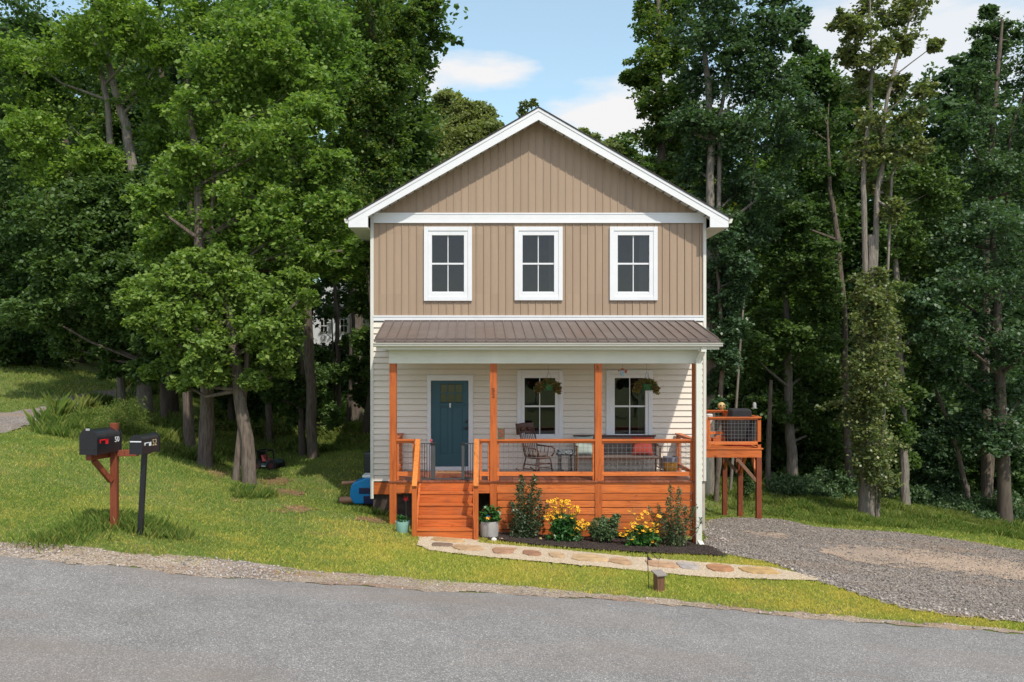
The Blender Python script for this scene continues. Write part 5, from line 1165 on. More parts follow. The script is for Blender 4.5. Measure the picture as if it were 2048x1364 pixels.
thicket('undergrowth','low dark bushes along the wood edge right of the driveway',[(1560+i*20,rq.uniform(31,35),rq.uniform(.4,1.1),.7) for i in range(27)],LF['cool'],.11,22,3,.6)
thicket('undergrowth','shaded leafy undergrowth inside the wood left of the house',[(380+i*15,rq.uniform(37,43),rq.uniform(.8,1.9) if not 600<380+i*15<730 else .8,.9) for i in range(27)],LF['maple'],.15,26,5,.7)
thicket('undergrowth','shaded leafy undergrowth inside the wood right of the house',[(1420+i*17,rq.uniform(37,44),rq.uniform(.6,2.4),.9) for i in range(42)],LF['dark'],.15,24,6,.7)
# trees across the road behind the camera (seen only in the window glass)
for x,y,k in ((-20,-24,0),(-13,-27,1),(-6,-30,2),(1.6,-26,0),(4.0,-27,1),(6.2,-26,0),(8.6,-27,1),(11.5,-26,0),(16,-28,0),(-27,-27,3)): plant(k,x,y,x,.45)
# ---------------------------------------------------------------- garden plants by the porch
def shrub(name,label,cat,base,blobs,leaf,stems,size,nsub,per,seed,sub_r=.34,lo=.3,flat=.6):
    rng=np.random.RandomState(seed); t=thing(name,label,cat,base)
    C,tw=clumps(blobs,rng,nsub,per,size,sub_r,lo)
    m=MB(); b=Vector(base)
    for c,ends in tw:
        for e in ends[::2]:
            e=Vector(e); m.tube([b+Vector(rng.normal(0,.03,3))*Vector((1,1,0)),b.lerp(e,.5)+Vector(rng.normal(0,.02,3)),e],[.008,.006,.003],4,False)
    m.build('stems',stems,t); foliage('leaves',leaf_arrays(C,size,rng,flat),leaf,t); return t
def spires(name,label,px,D,base_py,tips,seed,per=58,size=.042):
    """upright shrub made of leafy stems ending in points"""
    b=Vector((PX(px,D),D,g1(PX(px,D),D))); bl=[]; rng=random.Random(seed); t=thing(name,label,'shrub',b); nr=np.random.RandomState(seed); m=MB(); Cs=[]
    for tx_,ty_,wd_ in tips:
        e=Vector((PX(tx_,D),D+rng.uniform(-.25,.25),PZ(ty_,D))); s0=b+Vector((rng.uniform(-.06,.06),rng.uniform(-.05,.05),0)); mid=s0.lerp(e,.5)+Vector((rng.uniform(-.05,.05),0,.0)); mid.x+=(e.x-s0.x)*.22
        m.tube([s0,mid,e],[.010,.007,.003],5,False)
        n=int(per*(e-s0).length/.1*wd_)
        f=nr.rand(n)**.8*.95+.05
        q=np.array([list(s0)]*n)*((1-f)**2)[:,None]+np.array([list(mid)]*n)*(2*f*(1-f))[:,None]+np.array([list(e)]*n)*(f**2)[:,None]
        w_=(.10*(1-f)**.6+.018)[:,None]*(.7+.5*wd_); off=nr.normal(size=(n,3))*w_*np.array([.7,.7,.4]); Cs.append(q+off)
    m.build('stems',W['bark'],t); C=np.concatenate(Cs); foliage('leaves',leaf_arrays(C,size,nr,.7,.5),LF['shrub'],t)
    return t
spires('upright_shrub','tall spiky dark green shrub left of the taller yellow flower clump',1053,18.72,1072,[(1035,967,.7),(1043,950,1),(1068,948,1),(1060,990,.9),(1082,1005,.9),(1024,1000,.7),(1078,975,.6),(1028,1035,1),(1075,1040,1),(1045,1020,1.2),(1060,1030,1.2),(1036,1010,.8),(1020,1050,.6),(1090,1030,.6),(1094,1002,.4),(1022,1062,.5)],1,per=62,size=.05)
spires('spreading_shrub','loose open shrub with thin leaning branches beside the white downspout',1350,18.6,1090,[(1345,972,.8),(1362,977,.8),(1337,995,.7),(1315,1008,.5),(1300,1015,.6),(1352,1010,1),(1370,1010,.7),(1385,1010,.5),(1392,1008,.4),(1330,1030,.9),(1355,1040,1.1),(1378,1040,.6),(1318,1040,.6),(1404,1035,.25),(1340,1050,.9),(1366,1055,.7)],2,per=44,size=.048)
b=Vector((PX(1208,18.65),18.65,g1(PX(1208,18.65),18.65)))
shrub('round_shrub','round bushy green shrub between the two clumps of yellow flowers','shrub',b,[(b.x+dx,b.y+dy,b.z+z,r,r,r*.9) for dx,dy,z,r in ((-.14,0,.38,.19),(.12,.03,.38,.19),(0,-.1,.3,.2),(-.2,.02,.25,.12),(.22,0,.5,.11),(.18,-.05,.24,.12),(0,.1,.45,.17),(.28,.05,.58,.06),(0,0,.16,.13))],LF['box'],W['bark'],.035,16,48,3,.42,.25,.7)
def susan(name,label,px,D,hs,seed):
    """clump of yellow daisies; hs: (px,py) areas of bloom"""
    rng=random.Random(seed); nr=np.random.RandomState(seed); b=Vector((PX(px,D),D,g1(PX(px,D),D))); t=thing(name,label,'flowers',b)
    st=MB();pe=MB();di=MB(); tops=[]
    for cx,cy,rx,ry,n in hs:
        for i in range(n):
            a=rng.random()*6.28;r=rng.random()**.6; d=D+rng.uniform(-.25,.2); tops.append(Vector((PX(cx+rx*r*math.cos(a),d),d,PZ(cy+ry*r*math.sin(a),d))))
    for h in tops:
        s0=b+Vector((rng.uniform(-.12,.12)+(h.x-b.x)*.45,rng.uniform(-.1,.1),0)); s0.z=g1(s0.x,s0.y); st.tube([s0,s0.lerp(h,.6)+Vector((0,0,.03)),h],[.005,.004,.003],3,False)
        M=Matrix.Rotation(rng.uniform(-.2,1.0),3,'X')@Matrix.Rotation(rng.uniform(-.5,.5),3,'Y'); R_=rng.uniform(.032,.044); np_=9
        for k in range(np_):
            a=k*2*math.pi/np_+rng.uniform(-.1,.1); d=Vector((math.cos(a),math.sin(a),-.25+rng.uniform(-.15,.1)));s=Vector((-math.sin(a),math.cos(a),0))*.011
            pe.add([h+M@(d*.008-s*.5),h+M@(d*R_*.6-s),h+M@(d*R_),h+M@(d*R_*.6+s),h+M@(d*.008+s*.5)],[(0,1,2,3,4)])
        di.blob(h+M@Vector((0,0,.004)),(.011,.011,.009),nu=6,nv=4)
    st.build('stems',mat('green_stem',(.06,.12,.03),.7),t)
    bl=[]
    for k in range(9): 
        x=b.x+rng.uniform(-.24,.24); bl.append((x,b.y+rng.uniform(-.15,.12),b.z+rng.uniform(.08,.26),.14,.14,.12))
    for h in tops[::6]: q=b.lerp(h,.6); bl.append((q.x,q.y,q.z,.10,.10,.12))
    C,_=clumps(bl,nr,9,9,.08,.5,.2); foliage('leaves',leaf_arrays(C,.085,nr,.5,.45),LF['herb'],t)
    pe.build('petals',W['petal'],t); di.build('flower_centres',W['disc'],t); return t
susan('yellow_daisies','tall full clump of yellow daisies with dark centres, left of the round shrub',1128,18.55,[(1118,1005,26,10,32),(1105,1025,18,12,16),(1135,1020,24,14,26),(1125,1040,28,10,14),(1160,1050,22,12,30),(1145,1068,14,10,8),(1098,1035,8,6,4),(1140,1035,12,10,8),(1115,1058,14,12,6)],4)
susan('yellow_daisies','lower scattered clump of yellow daisies right of the round shrub',1283,18.45,[(1266,1060,26,8,22),(1300,1060,16,8,18),(1280,1045,20,10,12),(1285,1028,16,8,8),(1265,1020,8,8,3),(1320,1033,6,5,3),(1308,1082,8,4,5),(1245,1066,10,6,6),(1275,1072,20,8,10),(1310,1045,8,6,5)],5)
# big grey pot with plant
def planter(name,label,px,D,prof,pm,leaf,bl,size,nsub,per,seed,z=None,flowers=None,group=None,cat='potted plant'):
    x=PX(px,D); z=g1(x,D) if z is None else z; t=thing(name,label,cat,(x,D,z),group=group); nr=np.random.RandomState(seed)
    m=MB(); m.lathe(prof,(0,0,0),24); m.build('pot',pm,t,smooth=True,local=True)
    C,_=clumps(bl,nr,nsub,per,size,.45,.2); me=foliage('leaves',leaf_arrays(C,size,nr,.5,.7)+np.array([[x,D,z]]),leaf,t)
    if flowers:
        m=MB(); r=random.Random(seed)
        for (fx,fy,fz,fr,n) in flowers[0]:
            for i in range(n):
                q=Vector((fx+r.gauss(0,fr),fy+r.gauss(0,fr*.6),fz+r.gauss(0,fr*.7)))
                for k in range(4):
                    a=r.random()*6.28; d=Vector((math.cos(a),math.sin(a),r.uniform(-.3,.6)))*flowers[2]; s=Vector((-math.sin(a),math.cos(a),r.uniform(-.3,.3)))*flowers[2]*.5; m.add([q,q+d*.6+s,q+d,q+d*.6-s],[(0,1,2,3)])
        m.build('flowers',flowers[1],t,local=True)
    return t
planter('large_planter','large pale grey pot with a bushy red flowered plant right of the steps','' or 978,18.55,[(.165,0),(.19,.02),(.205,.18),(.21,.34),(.205,.365),(.185,.365),(.18,.33)],W['greypot'],LF['herb'],[(0,0,.47,.2,.18,.14),(-.06,-.05,.60,.13,.12,.12),(.08,0,.56,.14,.13,.12),(.13,-.05,.44,.1,.1,.1),(-.12,-.08,.45,.1,.1,.1)],.075,12,14,11,flowers=([(-.08,-.1,.60,.03,8),(.02,-.12,.57,.03,7),(-.13,-.08,.62,.02,5)],mat('dull_red_bloom',(.16,.02,.02),.7,.3,20,island=.3),.03))
planter('small_planter','small mint green plastic pot with a leafy seedling left of the steps',805,18.3,[(.105,0),(.12,.02),(.15,.24),(.152,.25),(.14,.25),(.135,.22)],W['mintpot'],LF['herb'],[(-.05,0,.28,.08,.08,.05),(.03,-.02,.30,.07,.07,.06),(-.04,0,.34,.05,.05,.03)],.045,9,9,12)
for px,lab,i in ((1096.5,'hanging basket with a green pot in front of the left porch window',0),(1293,'hanging basket with a green pot in front of the right porch window',1)):
    D=19.75; z=PZ(781,D); h=planter('hanging_basket',lab,px,D,[(.085,0),(.10,.01),(.135,.13),(.14,.15),(.125,.15)],W['greenpot'],LF['basket'],[(0,-.02,.17,.17,.14,.08),(-.16,0,.14,.10,.10,.08),(.15,0,.13,.11,.10,.08),(-.22,0,.05,.07,.07,.08),(.21,0,.02,.08,.07,.10),(0,0,.23,.13,.10,.04)],(.036),22,34,21+i,z=z,flowers=([(-.2,-.1,.12,.08,16),(.1,-.12,.2,.1,16),(.22,-.05,.03,.08,12)],W['pinkflower'],.022),cat='hanging basket')
    m=MB(); zt2=PZ(705,D)-z
    for a in (0,2.1,4.2): m.tube([(.13*math.cos(a),.13*math.sin(a),.15),(0,0,.42)],.0025,4)
    m.tube([(0,0,.42),(0,0,zt2)],.0025,4); m.build('hanger',W['wire'],h,local=True)
wc=thing('hanging_ornament','small pale blue and red ornament hanging above the right porch window','ornament',(PX(1245,19.6),19.6,PZ(752,19.6)))
m=MB(); m.tube([(0,0,.16),(0,0,PZ(700,19.6)-PZ(752,19.6))],.002,4); m.build('string',W['wire'],wc,local=True)
m=MB(); m.box(-.05,.04,-.03,.03,.0,.13); m.build('ornament_body',mat('pale_blue_paint',(.28,.38,.42),.5,.2,20),wc,bevel=.008,local=True)
m=MB(); m.blob((.075,0,.10),(.03,.02,.04)); m.blob((-.08,0,.12),(.02,.02,.02)); m.blob((0,0,.15),(.05,.03,.02)); m.build('ornament_figures',mat('red_orange_paint',(.45,.09,.04),.5,.3,20),wc,smooth=True,local=True)
# pinwheels
def pinwheel(label,px,py,D,cols,R_,zb=None):
    x=PX(px,D);z=PZ(py,D);zg=g1(x,D); t=thing('pinwheel',label,'pinwheel',(x,D,zg))
    m=MB(); m.tube([(0,.01,0),(0,.01,z-zg)],.004,5); m.build('stick',W['wire'],t,local=True)
    for k,c in enumerate(cols):
        a=k*2*math.pi/len(cols)+.4; d=Vector((math.cos(a),0,math.sin(a)));s=Vector((-math.sin(a),0,math.cos(a))); c0=Vector((0,-.015,z-zg)); m=MB()
        m.add([c0,c0+d*R_*.6+s*R_*.15,c0+d*R_+s*R_*.5+Vector((0,-.02,0)),c0+s*R_*.62+d*R_*.35+Vector((0,-.045,0)),c0+d*.4*R_+Vector((0,-.02,0))],[(0,1,2,4),(0,4,3)])
        m.build('vane',W[c],t,local=True)
    return t
pinwheel('small pinwheel with blue, yellow and orange vanes in front of the grey pot',976,1034,18.3,['cyanp','cyanp','yellowp','yellowp','orangep'],.085)
pinwheel('red pinwheel standing in the dark beside the left porch post',812,997,18.9,['redp']*5,.07)
# rocks in the bed
for lab,px,D,r,mm in (('white round rock at the foot of the grey pot',988,18.1,(.06,.05,.055),'stonew'),('flat pinkish rock beside the white rock in the mulch',1001,18.3,(.085,.05,.035),'stoneb')):
    m=MB(); x=PX(px,D); m.blob((x,D,g1(x,D)+r[2]*.7),r,nu=12,nv=8); rr=random.Random(px)
    for v in m.v: v+=Vector((rr.uniform(-.006,.006),rr.uniform(-.006,.006),rr.uniform(-.005,.005)))
    single(m,'rock',W[mm],lab,'rock',smooth=True)
m=MB(); x=PX(1081,18.5); m.blob((x,18.5,g1(x,18.5)+.05),(.035,.035,.04)); single(m,'garden_light',W['bone'],'tiny round yellow garden ornament in the mulch right of the upright shrub','ornament',smooth=True)
# flagstones
fl=[(893,1084,33,3.4,'first flagstone at the foot of the steps, golden',(.52,.30,.10)),(884,1094,20,3.3,'small dark brown flagstone near the steps',(.22,.14,.085)),(937,1100,29,5.5,'tan flagstone at the bend of the path',(.50,.30,.13)),(1007,1105,24,5.6,'rust edged flagstone third along the straight path',(.44,.22,.10)),
(1064,1111,19,5.2,'small reddish flagstone with pointed ends',(.36,.16,.07)),(1113,1115,14,5,'smallest square tan flagstone',(.52,.33,.15)),(1180,1121,34,6.2,'longest pale golden flagstone in the middle of the path',(.56,.36,.15)),(1240,1127,23,5.6,'tan flagstone left of the shepherd hook',(.48,.28,.12)),
(1322,1133,31,6,'pale orange flagstone behind the bird box',(.50,.28,.13)),(1376,1137,20,6,'grey flagstone, the only grey one of the path',(.40,.35,.31)),(1440,1141,25,6.5,'orange brown flagstone second from the driveway',(.46,.20,.06)),(1522,1146,36,7,'large golden flagstone nearest the driveway',(.54,.32,.08))]
for i,(px,py,rx,ry,lab,c) in enumerate(fl):
    rx*=1.08; ry*=1.05; rr=random.Random(i*7+1); c0=G(px,py); ax=rx*c0.y/F; far=G(px,py-ry).y; nr_=G(px,py+ry).y; ay=(far-nr_)/2; n=9; poly=[]
    for k in range(n):
        a=k*2*math.pi/n+rr.uniform(-.25,.25); q=rr.uniform(.80,1.12); f=lambda v:math.copysign(abs(v)**.62,v)
        x=c0.x+ax*q*f(math.cos(a)); y=(far+nr_)/2+ay*q*f(math.sin(a)); poly.append((x,y,g1(x,y)+.008))
    m=MB(); m.prism(poly,0,(0,0,.048)); g_=sum(c)/3; c=tuple(v*.72+g_*.20 for v in c); single(m,'flagstone',mat('flagstone',c,.85,.35,5,.6,14,col2=tuple(Vector(c)*1.3),dirt=(tuple(Vector(c)*.55),5,.6)),lab,'stepping stone',group='stepping stones of the garden path',bevel=.008)
# ---------------------------------------------------------------- mailboxes
def mailbox(label,loc,rz,Lh,wd,ht,num,nm,nsize,flagm,group,style):
    t=thing('mailbox',label,'mailbox',loc,rz,group)       # local x = towards the door
    prof=[(-wd/2,0),(-wd/2,ht-wd/2)]+[(-wd/2*math.cos(a),ht-wd/2+wd/2*math.sin(a)) for a in [math.pi*k/14 for k in range(1,14)]]+[(wd/2,ht-wd/2),(wd/2,0)]
    m=MB(); m.prism([(-Lh/2,a,b) for a,b in prof],0,(Lh,0,0)); m.build('box_body',W['blackp'],t,smooth=True,local=True)
    m=MB(); k=1.05; m.prism([(Lh/2+.001,a*k,max(b*k-.005,-.004)) for a,b in prof],0,(.018,0,0)); m.build('door',W['blackp'],t,smooth=True,local=True); m=MB()
    m.prism([(-Lh/2-.016,a*k,max(b*k-.005,-.004)) for a,b in prof],0,(.015,0,0)); d=m.build('back_panel',W['blackp'],t,smooth=True,local=True)
    m=MB()
    if style: m.box(Lh/2+.02,Lh/2+.03,-wd*.45,wd*.45,ht-wd/2-.006,ht-wd/2+.010); m.build('handle',W['whitep'],t,local=True)
    else:
        m.box(Lh/2+.015,Lh/2+.035,-.03,.03,ht-.02,ht+.012); m.build('latch',W['wiregrey'],t,local=True); m=MB(); m.box(Lh/2+.019,Lh/2+.024,-wd*.46,wd*.46,ht*.2,ht*.22); m.build('door_rib',W['blackp'],t,local=True)
    # side facing the camera is local +y
    y=wd/2+.004
    m=MB(); m.box(Lh/2-.24,Lh/2-.05,y,y+.006,ht*.54,ht*.585); m.box(Lh/2-.25,Lh/2-.19,y,y+.006,ht*.38,ht*.585) if 1 else 0; m.box(Lh/2-.07,Lh/2-.05,y,y+.007,ht*.44,ht*.54); m.build('flag',flagm,t,local=True)
    Mx=Matrix.Translation((-Lh*.32 if not style else -Lh*.20,y+.001,ht*.50))@Matrix.Rotation(R(180),4,'Z')@Matrix.Rotation(R(90),4,'X')
    text(num,nsize,'number',nm,t,Mx,.002); return t
b1=Vector((PX(229,13.9),13.9,g1(PX(229,13.9),13.9)))
dv=Vector((-.80,-.6,0)).normalized()   # towards the door: left and to the viewer
def dirv(rz): return Vector((math.cos(rz),math.sin(rz),0))
r1=R(-102); d1=dirv(r1)
bz=PZ(905,13.7)
mp=thing('mailbox_post','thick red brown wooden post with a cross arm and brace carrying the left mailbox','post',b1)
m=MB(); m.box(b1.x-.052,b1.x+.052,13.9-.052,13.9+.052,b1.z-.3,PZ(846,13.9)); m.build('upright',W['dark'],mp,bevel=.006)
c1=Vector((b1.x,13.9,bz))+d1*.24+Vector((-.06,0,0))
m=MB(); a_=b1+Vector((.18,.12,0)); a_.z=bz-.055; m.bar(Vector((b1.x,13.9,bz-.05))-d1*.12+Vector((-.10,0,0)),Vector((b1.x,13.9,bz-.05))+d1*.48+Vector((-.10,0,0)),.09,.09); m.bar((b1.x+.053,13.9,bz-.03),(b1.x+.36,13.96,bz-.03),.09,.10); m.build('cross_arm',W['dark'],mp,bevel=.005)
m=MB(); m.bar(Vector((b1.x-.02,13.86,bz-.46))+d1*.03,Vector((b1.x-.10,13.88,bz-.10))+d1*.34,.075,.075); m.build('brace',W['dark'],mp,bevel=.005)
m=MB(); m.box(c1.x-.2,c1.x+.2,c1.y-.11,c1.y+.11,bz-.012,bz); 
mailbox('large black mailbox with a red flag and white number 50 on the wooden post',(c1.x,c1.y,bz+.0),r1,.58,.29,.385,'50',W['whitep'],.12,W['redp'],'roadside mailboxes',0)
p2=Vector((PX(279,13.75),13.75,g1(PX(279,13.75),13.75))); z2=PZ(906,13.7)
r2=R(-97); d2=dirv(r2)
mp2=thing('mailbox_post','thin black metal post leaning slightly, carrying the right mailbox','post',p2)
m=MB(); q2=Vector((PX(289,13.75),13.75,z2)); m.bar(p2-Vector((0,0,.2)),q2,.075,.075,(0,1,0)); m.build('upright',W['blackp'],mp2,bevel=.006)
m=MB(); m.box(q2.x-.07,q2.x+.07,q2.y-.10,q2.y+.10,z2-.02,z2); m.build('mounting_plate',W['blackp'],mp2)
mailbox('smaller black mailbox with gold number 52 and a pale door handle',(q2.x+.0,q2.y+.02,z2+.002),r2,.52,.20,.29,'52',mat('tarnished_gold',(.45,.36,.20),.5),.145,W['whitep'],'roadside mailboxes',1)
# ---------------------------------------------------------------- lawn things
bx=G(1318,1183); t=thing('bird_box','small brown wooden post with a sloping grey cap on the front lawn','post',(bx.x,bx.y,bx.z),R(20))
m=MB(); m.box(-.065,.065,-.065,.065,-.05,.26); m.build('post_body',W['oldwood'],t,bevel=.004,local=True)
m=MB(); m.prism([(-.09,-.10,.255),(.09,-.10,.255),(.09,.09,.30),(-.09,.09,.30)],0,(0,0,.022)); m.build('cap',W['greytop'],t,bevel=.003,local=True)
hb=G(1298,1181); s_=hb.y/F; t=thing('shepherd_hook','thin black shepherd hook with a bird figure on the front lawn','garden hook',hb)
m=MB(); q=lambda px,py:(PX(px,hb.y)-hb.x,0,PZ(py,hb.y)-hb.z)
m.tube([q(1298,1190),q(1296.5,1150),q(1295,1113),q(1295,1108),q(1297,1106),q(1301,1106),(q(1306,1109)),q(1311,1114),q(1315,1118),q(1319,1118),q(1321,1115),q(1320,1112.5),q(1317.5,1112)],.006,6); m.build('rod',W['black'],t,smooth=True,local=True)
m=MB(); c=Vector(q(1298.5,1118)); m.blob(c,(.03,.012,.018)); m.blob(c+Vector((-.01,0,.022)),(.013,.01,.013)); m.prism([c+Vector((.02,0,-.005)),c+Vector((.05,0,-.0)),c+Vector((.04,0,-.02))],0,(0,.006,0)); m.build('bird_figure',W['black'],t,local=True)
m=MB(); m.tube([q(1317,1119),q(1316,1142)],.002,4); m.build('chain',W['wire'],t,local=True)
# toy car
jx=PX(536,27); jz=g1(jx,27); t=thing('toy_car','slate blue ride-on toy car with pink seat behind the tree trunks','toy car',(jx,27,jz),R(-18))
k=.90
m=MB(); prof=[(-.46,.30),(-.42,.36),(-.30,.365),(-.22,.33),(-.16,.24),(.04,.24),(.10,.33),(.20,.37),(.42,.35),(.46,.30),(.44,.24),(.38,.30),(.24,.31),(.14,.22),(.06,.16),(-.10,.16),(-.18,.22),(-.26,.30),(-.38,.30),(-.44,.26)]
m.prism([(a*k,-.24*k,b*k) for a,b in prof],0,(0,.48*k,0)); m.build('body',W['toyblue'],t,bevel=.01,local=True)
m=MB(); m.prism([(a*k,-.25*k,b*k) for a,b in [(-.10,.14),(.06,.14),(.07,.175),(-.11,.175)]],0,(0,.5*k,0)); m.build('side_step',W['wiregrey'],t,local=True)
m=MB(); m.box(-.40*k,.40*k,-.15*k,.15*k,.17*k,.30*k); m.build('chassis',W['rubber'],t,local=True)
m=MB(); m.box(-.14*k,.06*k,-.17*k,.17*k,.30*k,.37*k); m.prism([(-.14*k,-.17*k,.36*k),(-.06*k,-.17*k,.36*k),(-.12*k,-.17*k,.52*k),(-.18*k,-.17*k,.52*k)],0,(0,.34*k,0)); m.build('seat',W['toyred'],t,bevel=.015,local=True)
m=MB()
for a,b in ((( -.24,-.22,.34),(-.28,-.22,.68)),((-.24,.22,.34),(-.28,.22,.68)),((.10,-.22,.36),(.05,-.22,.66)),((.10,.22,.36),(.05,.22,.66)),((-.28,-.22,.68),(.05,-.22,.66)),((-.28,.22,.68),(.05,.22,.66)),((-.28,-.22,.68),(-.28,.22,.68)),((.05,-.22,.66),(.05,.22,.66))): m.bar(Vector(a)*k,Vector(b)*k,.03,.03)
m.box(-.29*k,-.27*k,-.2*k,.2*k,.36*k,.67*k); m.build('roll_cage',W['rubber'],t,local=True)
for sx in (-.31,.31):
    for sy in (-.24,.24):
        m=MB(); M=Matrix.Rotation(R(90),3,'X'); m.lathe([(.13*k,-.06),(.18*k,-.05),(.19*k,0),(.18*k,.05),(.13*k,.06)],(sx*k,sy*k,.19*k),18,M=M); wh=m.build('wheel',W['rubber'],t,smooth=True,local=True)
        m=MB(); m.lathe([(.0,-.064),(.085*k,-.064),(.085*k,.064),(0,.064)],(sx*k,sy*k,.19*k),12,M=M); m.build('rim',W['dullred'],wh,local=True)
# toppled blue play table by the house corner
z0=g1(PX(715,21.9),21.9); D=21.9
t=thing('toy_play_table','bright blue plastic play table on its side by the left house corner','play table',(PX(722,D),D,z0))
xb_=PX(706,D)-PX(722,D); xe_=HL-PX(722,D)+.0
def pz(py): return PZ(py,D)-z0
m=MB(); m.prism([(xb_-.03,-.3,pz(990)),(xb_+.06,-.3,pz(1004)),(xe_+.35,-.3,pz(1005)),(xe_+.35,-.3,pz(952)),(xe_-.2,-.3,pz(953)),(xb_+.02,-.3,pz(964)),(xb_-.03,-.3,pz(978))],0,(0,.6,0)); m.build('tub',W['blue'],t,bevel=.03,local=True)
m=MB(); m.box(PX(718,D-.3)-PX(722,D),xe_+.3,-.315,-.29,pz(984),pz(972)); m.box(PX(727,D-.3)-PX(722,D),xe_+.3,-.315,-.29,pz(1004),pz(988)); m.build('recess',W['navy'],t,bevel=.01,local=True)
m=MB(); m.box(PX(727,D)-PX(722,D),xe_+.35,-.25,.25,pz(953),pz(948)); m.build('tray',W['whitep'],t,bevel=.015,local=True)
for py0_,r0,dy in ((966,.045,.1),(997,.085,-.2)):
    m=MB(); m.tube([(PX(683,D)-PX(722,D),dy,pz(py0_+1.5)),(xb_+.1,dy,pz(py0_-1))],[r0*1.1,r0*.9],12); m.build('leg',W['brownp'],t,smooth=True,local=True)
# air conditioner
D=24.; xa=PX(728,D); za=g1(xa+.4,D); t=thing('air_conditioner','dark grey outdoor air conditioner beside the left wall of the house','air conditioner',(xa+.37,D+.37,za))
m=MB(); m.box(-.37,.37,-.37,.37,.05,PZ(905,D)-za); ac=m.build('casing',W['greygate'],t,bevel=.03,local=True)
m=MB(); zt3=PZ(905,D)-za
for k_ in range(22): m.box(-.375,.375,-.375,-.371,.09+k_*(zt3-.15)/22,.105+k_*(zt3-.15)/22)
m.build('louvres',W['black'],t,local=True)
m=MB(); m.lathe([(.3,0),(.26,.05),(.1,.075),(0,.08)],(0,0,zt3),18); m.build('fan_guard',W['black'],t,smooth=True,local=True)
# utility box up the slope
c=G(280,728); t=thing('utility_box','low grey green utility cabinet on the far grass bank','utility box',c)
s3=c.y/F; w3=34*s3; h3=15*s3
m=MB(); m.box(-w3/2,w3/2*.72,-.4,.4,-.1,h3); m.build('cabinet',W['greybox'],t,bevel=.02,local=True)
m=MB(); m.box(w3/2*.73,w3/2,-.38,.38,-.1,h3*.97); m.build('side_cabinet',mat('pale_grey_metal',(.30,.32,.31),.5),t,bevel=.02,local=True)
# white house far back
D=62; hx0,hx1=PX(612,D),PX(800,D); hz=g1(PX(690,D),D); t=thing('neighbour_house','white two-storey house partly hidden behind the trees left of the tan house','house',(PX(690,D),D,hz))
zt4=PZ(600,D); m=MB(); m.box(hx0,hx1,D,D+8,hz-.5,zt4); m.prism([(hx0,D+.01,zt4),(hx1,D+.01,zt4),((hx0+hx1)/2,D+.01,zt4+2.6)],0,(0,7.9,0)); m.build('wall',W['housewhite'],t)
m=MB(); xm=(hx0+hx1)/2
for a in (hx0-.4,hx1+.4): m.prism([(a,D-.3,zt4-.15),(xm,D-.3,zt4+2.75),(xm,D-.3,zt4+2.9),(a,D-.3,zt4+.0)],0,(0,8.6,0))
m.build('roof',W['roof'],t)
for px_,pw in ((648,13.5),(688,13.5),(745,13.5)):
    m=MB(); a,b=PX(px_-pw/2-1,D),PX(px_+pw/2+1,D); m.box(a,b,D-.05,D+.01,PZ(665,D),PZ(637,D)); wn=m.build('window',W['white'],t)
    m=MB()
    for sx in (0,1):
        for sz in (0,1):
            xx0=PX(px_-pw/2+sx*pw/2+.6,D);xx1=PX(px_+sx*pw/2-.6,D); m.box(xx0,xx1,D-.06,D-.045,PZ(663.5-sz*13,D),PZ(652.5-sz*13,D))
    m.build('panes',W['black'],wn)
m=MB(); m.box(PX(655,D),PX(672,D),D-1.2,D-.6,hz,PZ(715,D)); m.box(PX(656,D),PX(668,D),D-1.25,D-1.21,PZ(733,D),PZ(726,D)); single(m,'red_cart',W['redp'],'small red object showing between the trunks in front of the white house','cart')
# ---------------------------------------------------------------- things on the side deck
gx=PX(1479,26.3); t=thing('covered_grill','large grill under a black cover on the side deck','grill',(gx,26.3,FD))
sG=26.3/F; w1=56*sG
m=MB(); zt5=PZ(817,26.3)-FD; zs_=PZ(833,26.3)-FD; n=8
def ringbox(w,d,z): return [(-w,-d,z),(w,-d,z),(w,d,z),(-w,d,z)]
V=[];Fc=[]
for w_,d_,z in ((.34,.25,.06),(.40,.30,.12),(.42,.31,.5),(.415,.31,.72),(.40,.30,.80),(.30,.27,zs_-.0),(.285,.25,zt5-.04),(.25,.20,zt5)): V+=ringbox(w_,d_,z)
for i in range(7):
    for k_ in range(4): Fc.append((i*4+k_,i*4+(k_+1)%4,(i+1)*4+(k_+1)%4,(i+1)*4+k_))
Fc+=[(3,2,1,0),(28,29,30,31)]
m.add(V,Fc); m.build('cover',W['cover'],t,bevel=.03,local=True)
m=MB(); m.box(-.3,.3,-.2,.2,.0,.07); m.build('cart_base',W['redp'],t,local=True)
cx_=PX(1442,26.4); t=thing('low_stool','low orange wooden stool with a rounded top board left of the covered grill','stool',(cx_,26.4,FD),R(8))
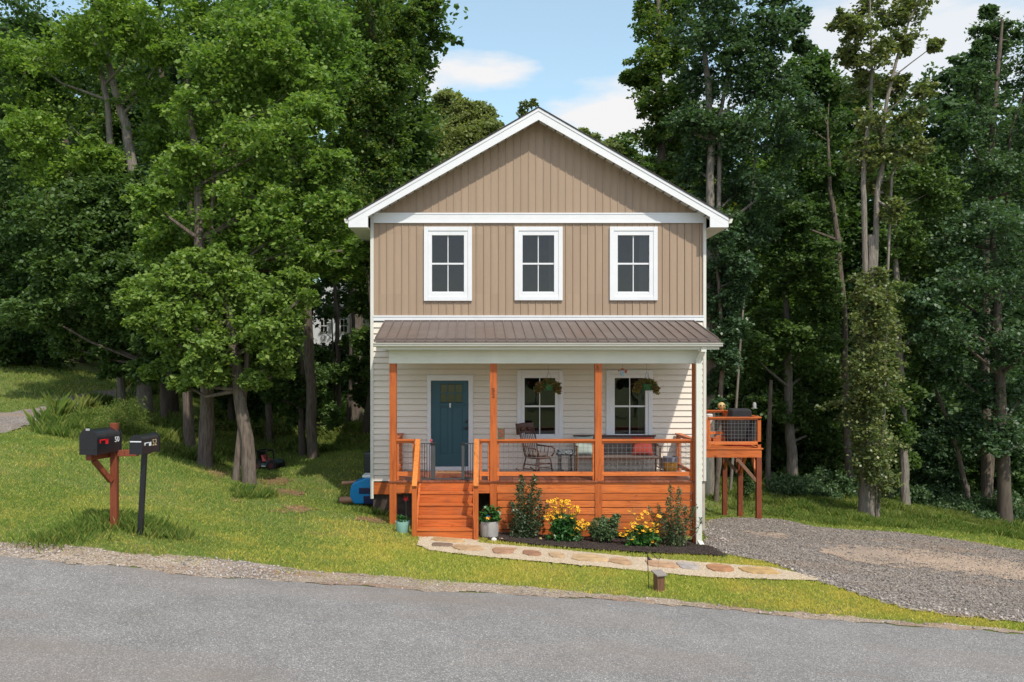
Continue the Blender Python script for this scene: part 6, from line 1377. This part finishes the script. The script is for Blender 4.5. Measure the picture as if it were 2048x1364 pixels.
m=MB(); m.prism([(-.24,-.10,.12),(.22,-.10,.12),(.21,-.10,.22),(.12,-.10,.275),(-.10,-.10,.30),(-.21,-.10,.29)],0,(0,.03,0)); m.box(-.22,.20,-.07,.28,.19,.22); m.build('top_board',W['wx'],t,bevel=.008,local=True)
for sx in (-.18,.16):
    for sy in (-.05,.24):
        m=MB(); m.box(sx-.03,sx+.03,sy-.02,sy+.02,0,.19); m.build('leg',W['wz'],t,local=True)
t=thing('round_lantern','round yellow openwork lantern on the far rail of the side deck','lantern',(PX(1444,29.1),29.15,FD+.90))
m=MB(); m.blob((0,0,.14),(.125,.11,.12),nu=14,nv=10); m.build('shade',W['bone'],t,smooth=True,local=True)
m=MB(); m.lathe([(.07,0),(.08,.03),(.05,.06)],(0,0,0),14); m.build('base',W['teakwood'],t,local=True)
m=MB(); 
for a in (-.05,.05): m.blob((a,-.10,.15),(.026,.015,.028))
m.build('openings',W['disc'],t,local=True)
t=thing('potted_plant','small pale pot on the left end of the near deck rail','plant',(PX(1419,26.6),26.6,FD+.62))
m=MB(); m.lathe([(.05,0),(.09,.10),(.10,.28),(.07,.30)],(0,0,0),12); m.build('pot',W['stonew'],t,smooth=True,local=True)
m=MB(); m.lathe([(.02,-.62),(.02,-.02),(.09,0)],(0,0,0),8); m.build('stand',W['black'],t,local=True)
D=29.15; X_=PX(1509,D); t=thing('bird_feeder','small clear bird feeder hanging from a thin black pole behind the side deck','bird feeder',(X_,D,PZ(817,D)))
z=0
m=MB(); m.lathe([(.055,.03),(.06,.05),(.06,.15),(.05,.17)],(0,0,0),12); m.build('glass_tube',mat('cloudy_plastic',(.35,.38,.38),.2,.1,5),t,smooth=True,local=True)
m=MB(); m.lathe([(.0,.0),(.09,.008),(.09,.02),(0,.03)],(0,0,0),14); m.lathe([(.06,.17),(.03,.20),(.0,.205)],(0,0,0),12); m.build('tray',W['wiregrey'],t,local=True)
m=MB(); m.tube([(0,0,.2),(0,0,.33),(-.1,0,.42),(-.27,0,.42),(-.38,0,.32),(-.40,0,.1),(-.40,0,FD+.5-PZ(817,D))],.007,6); m.build('hook_pole',W['black'],t,local=True)
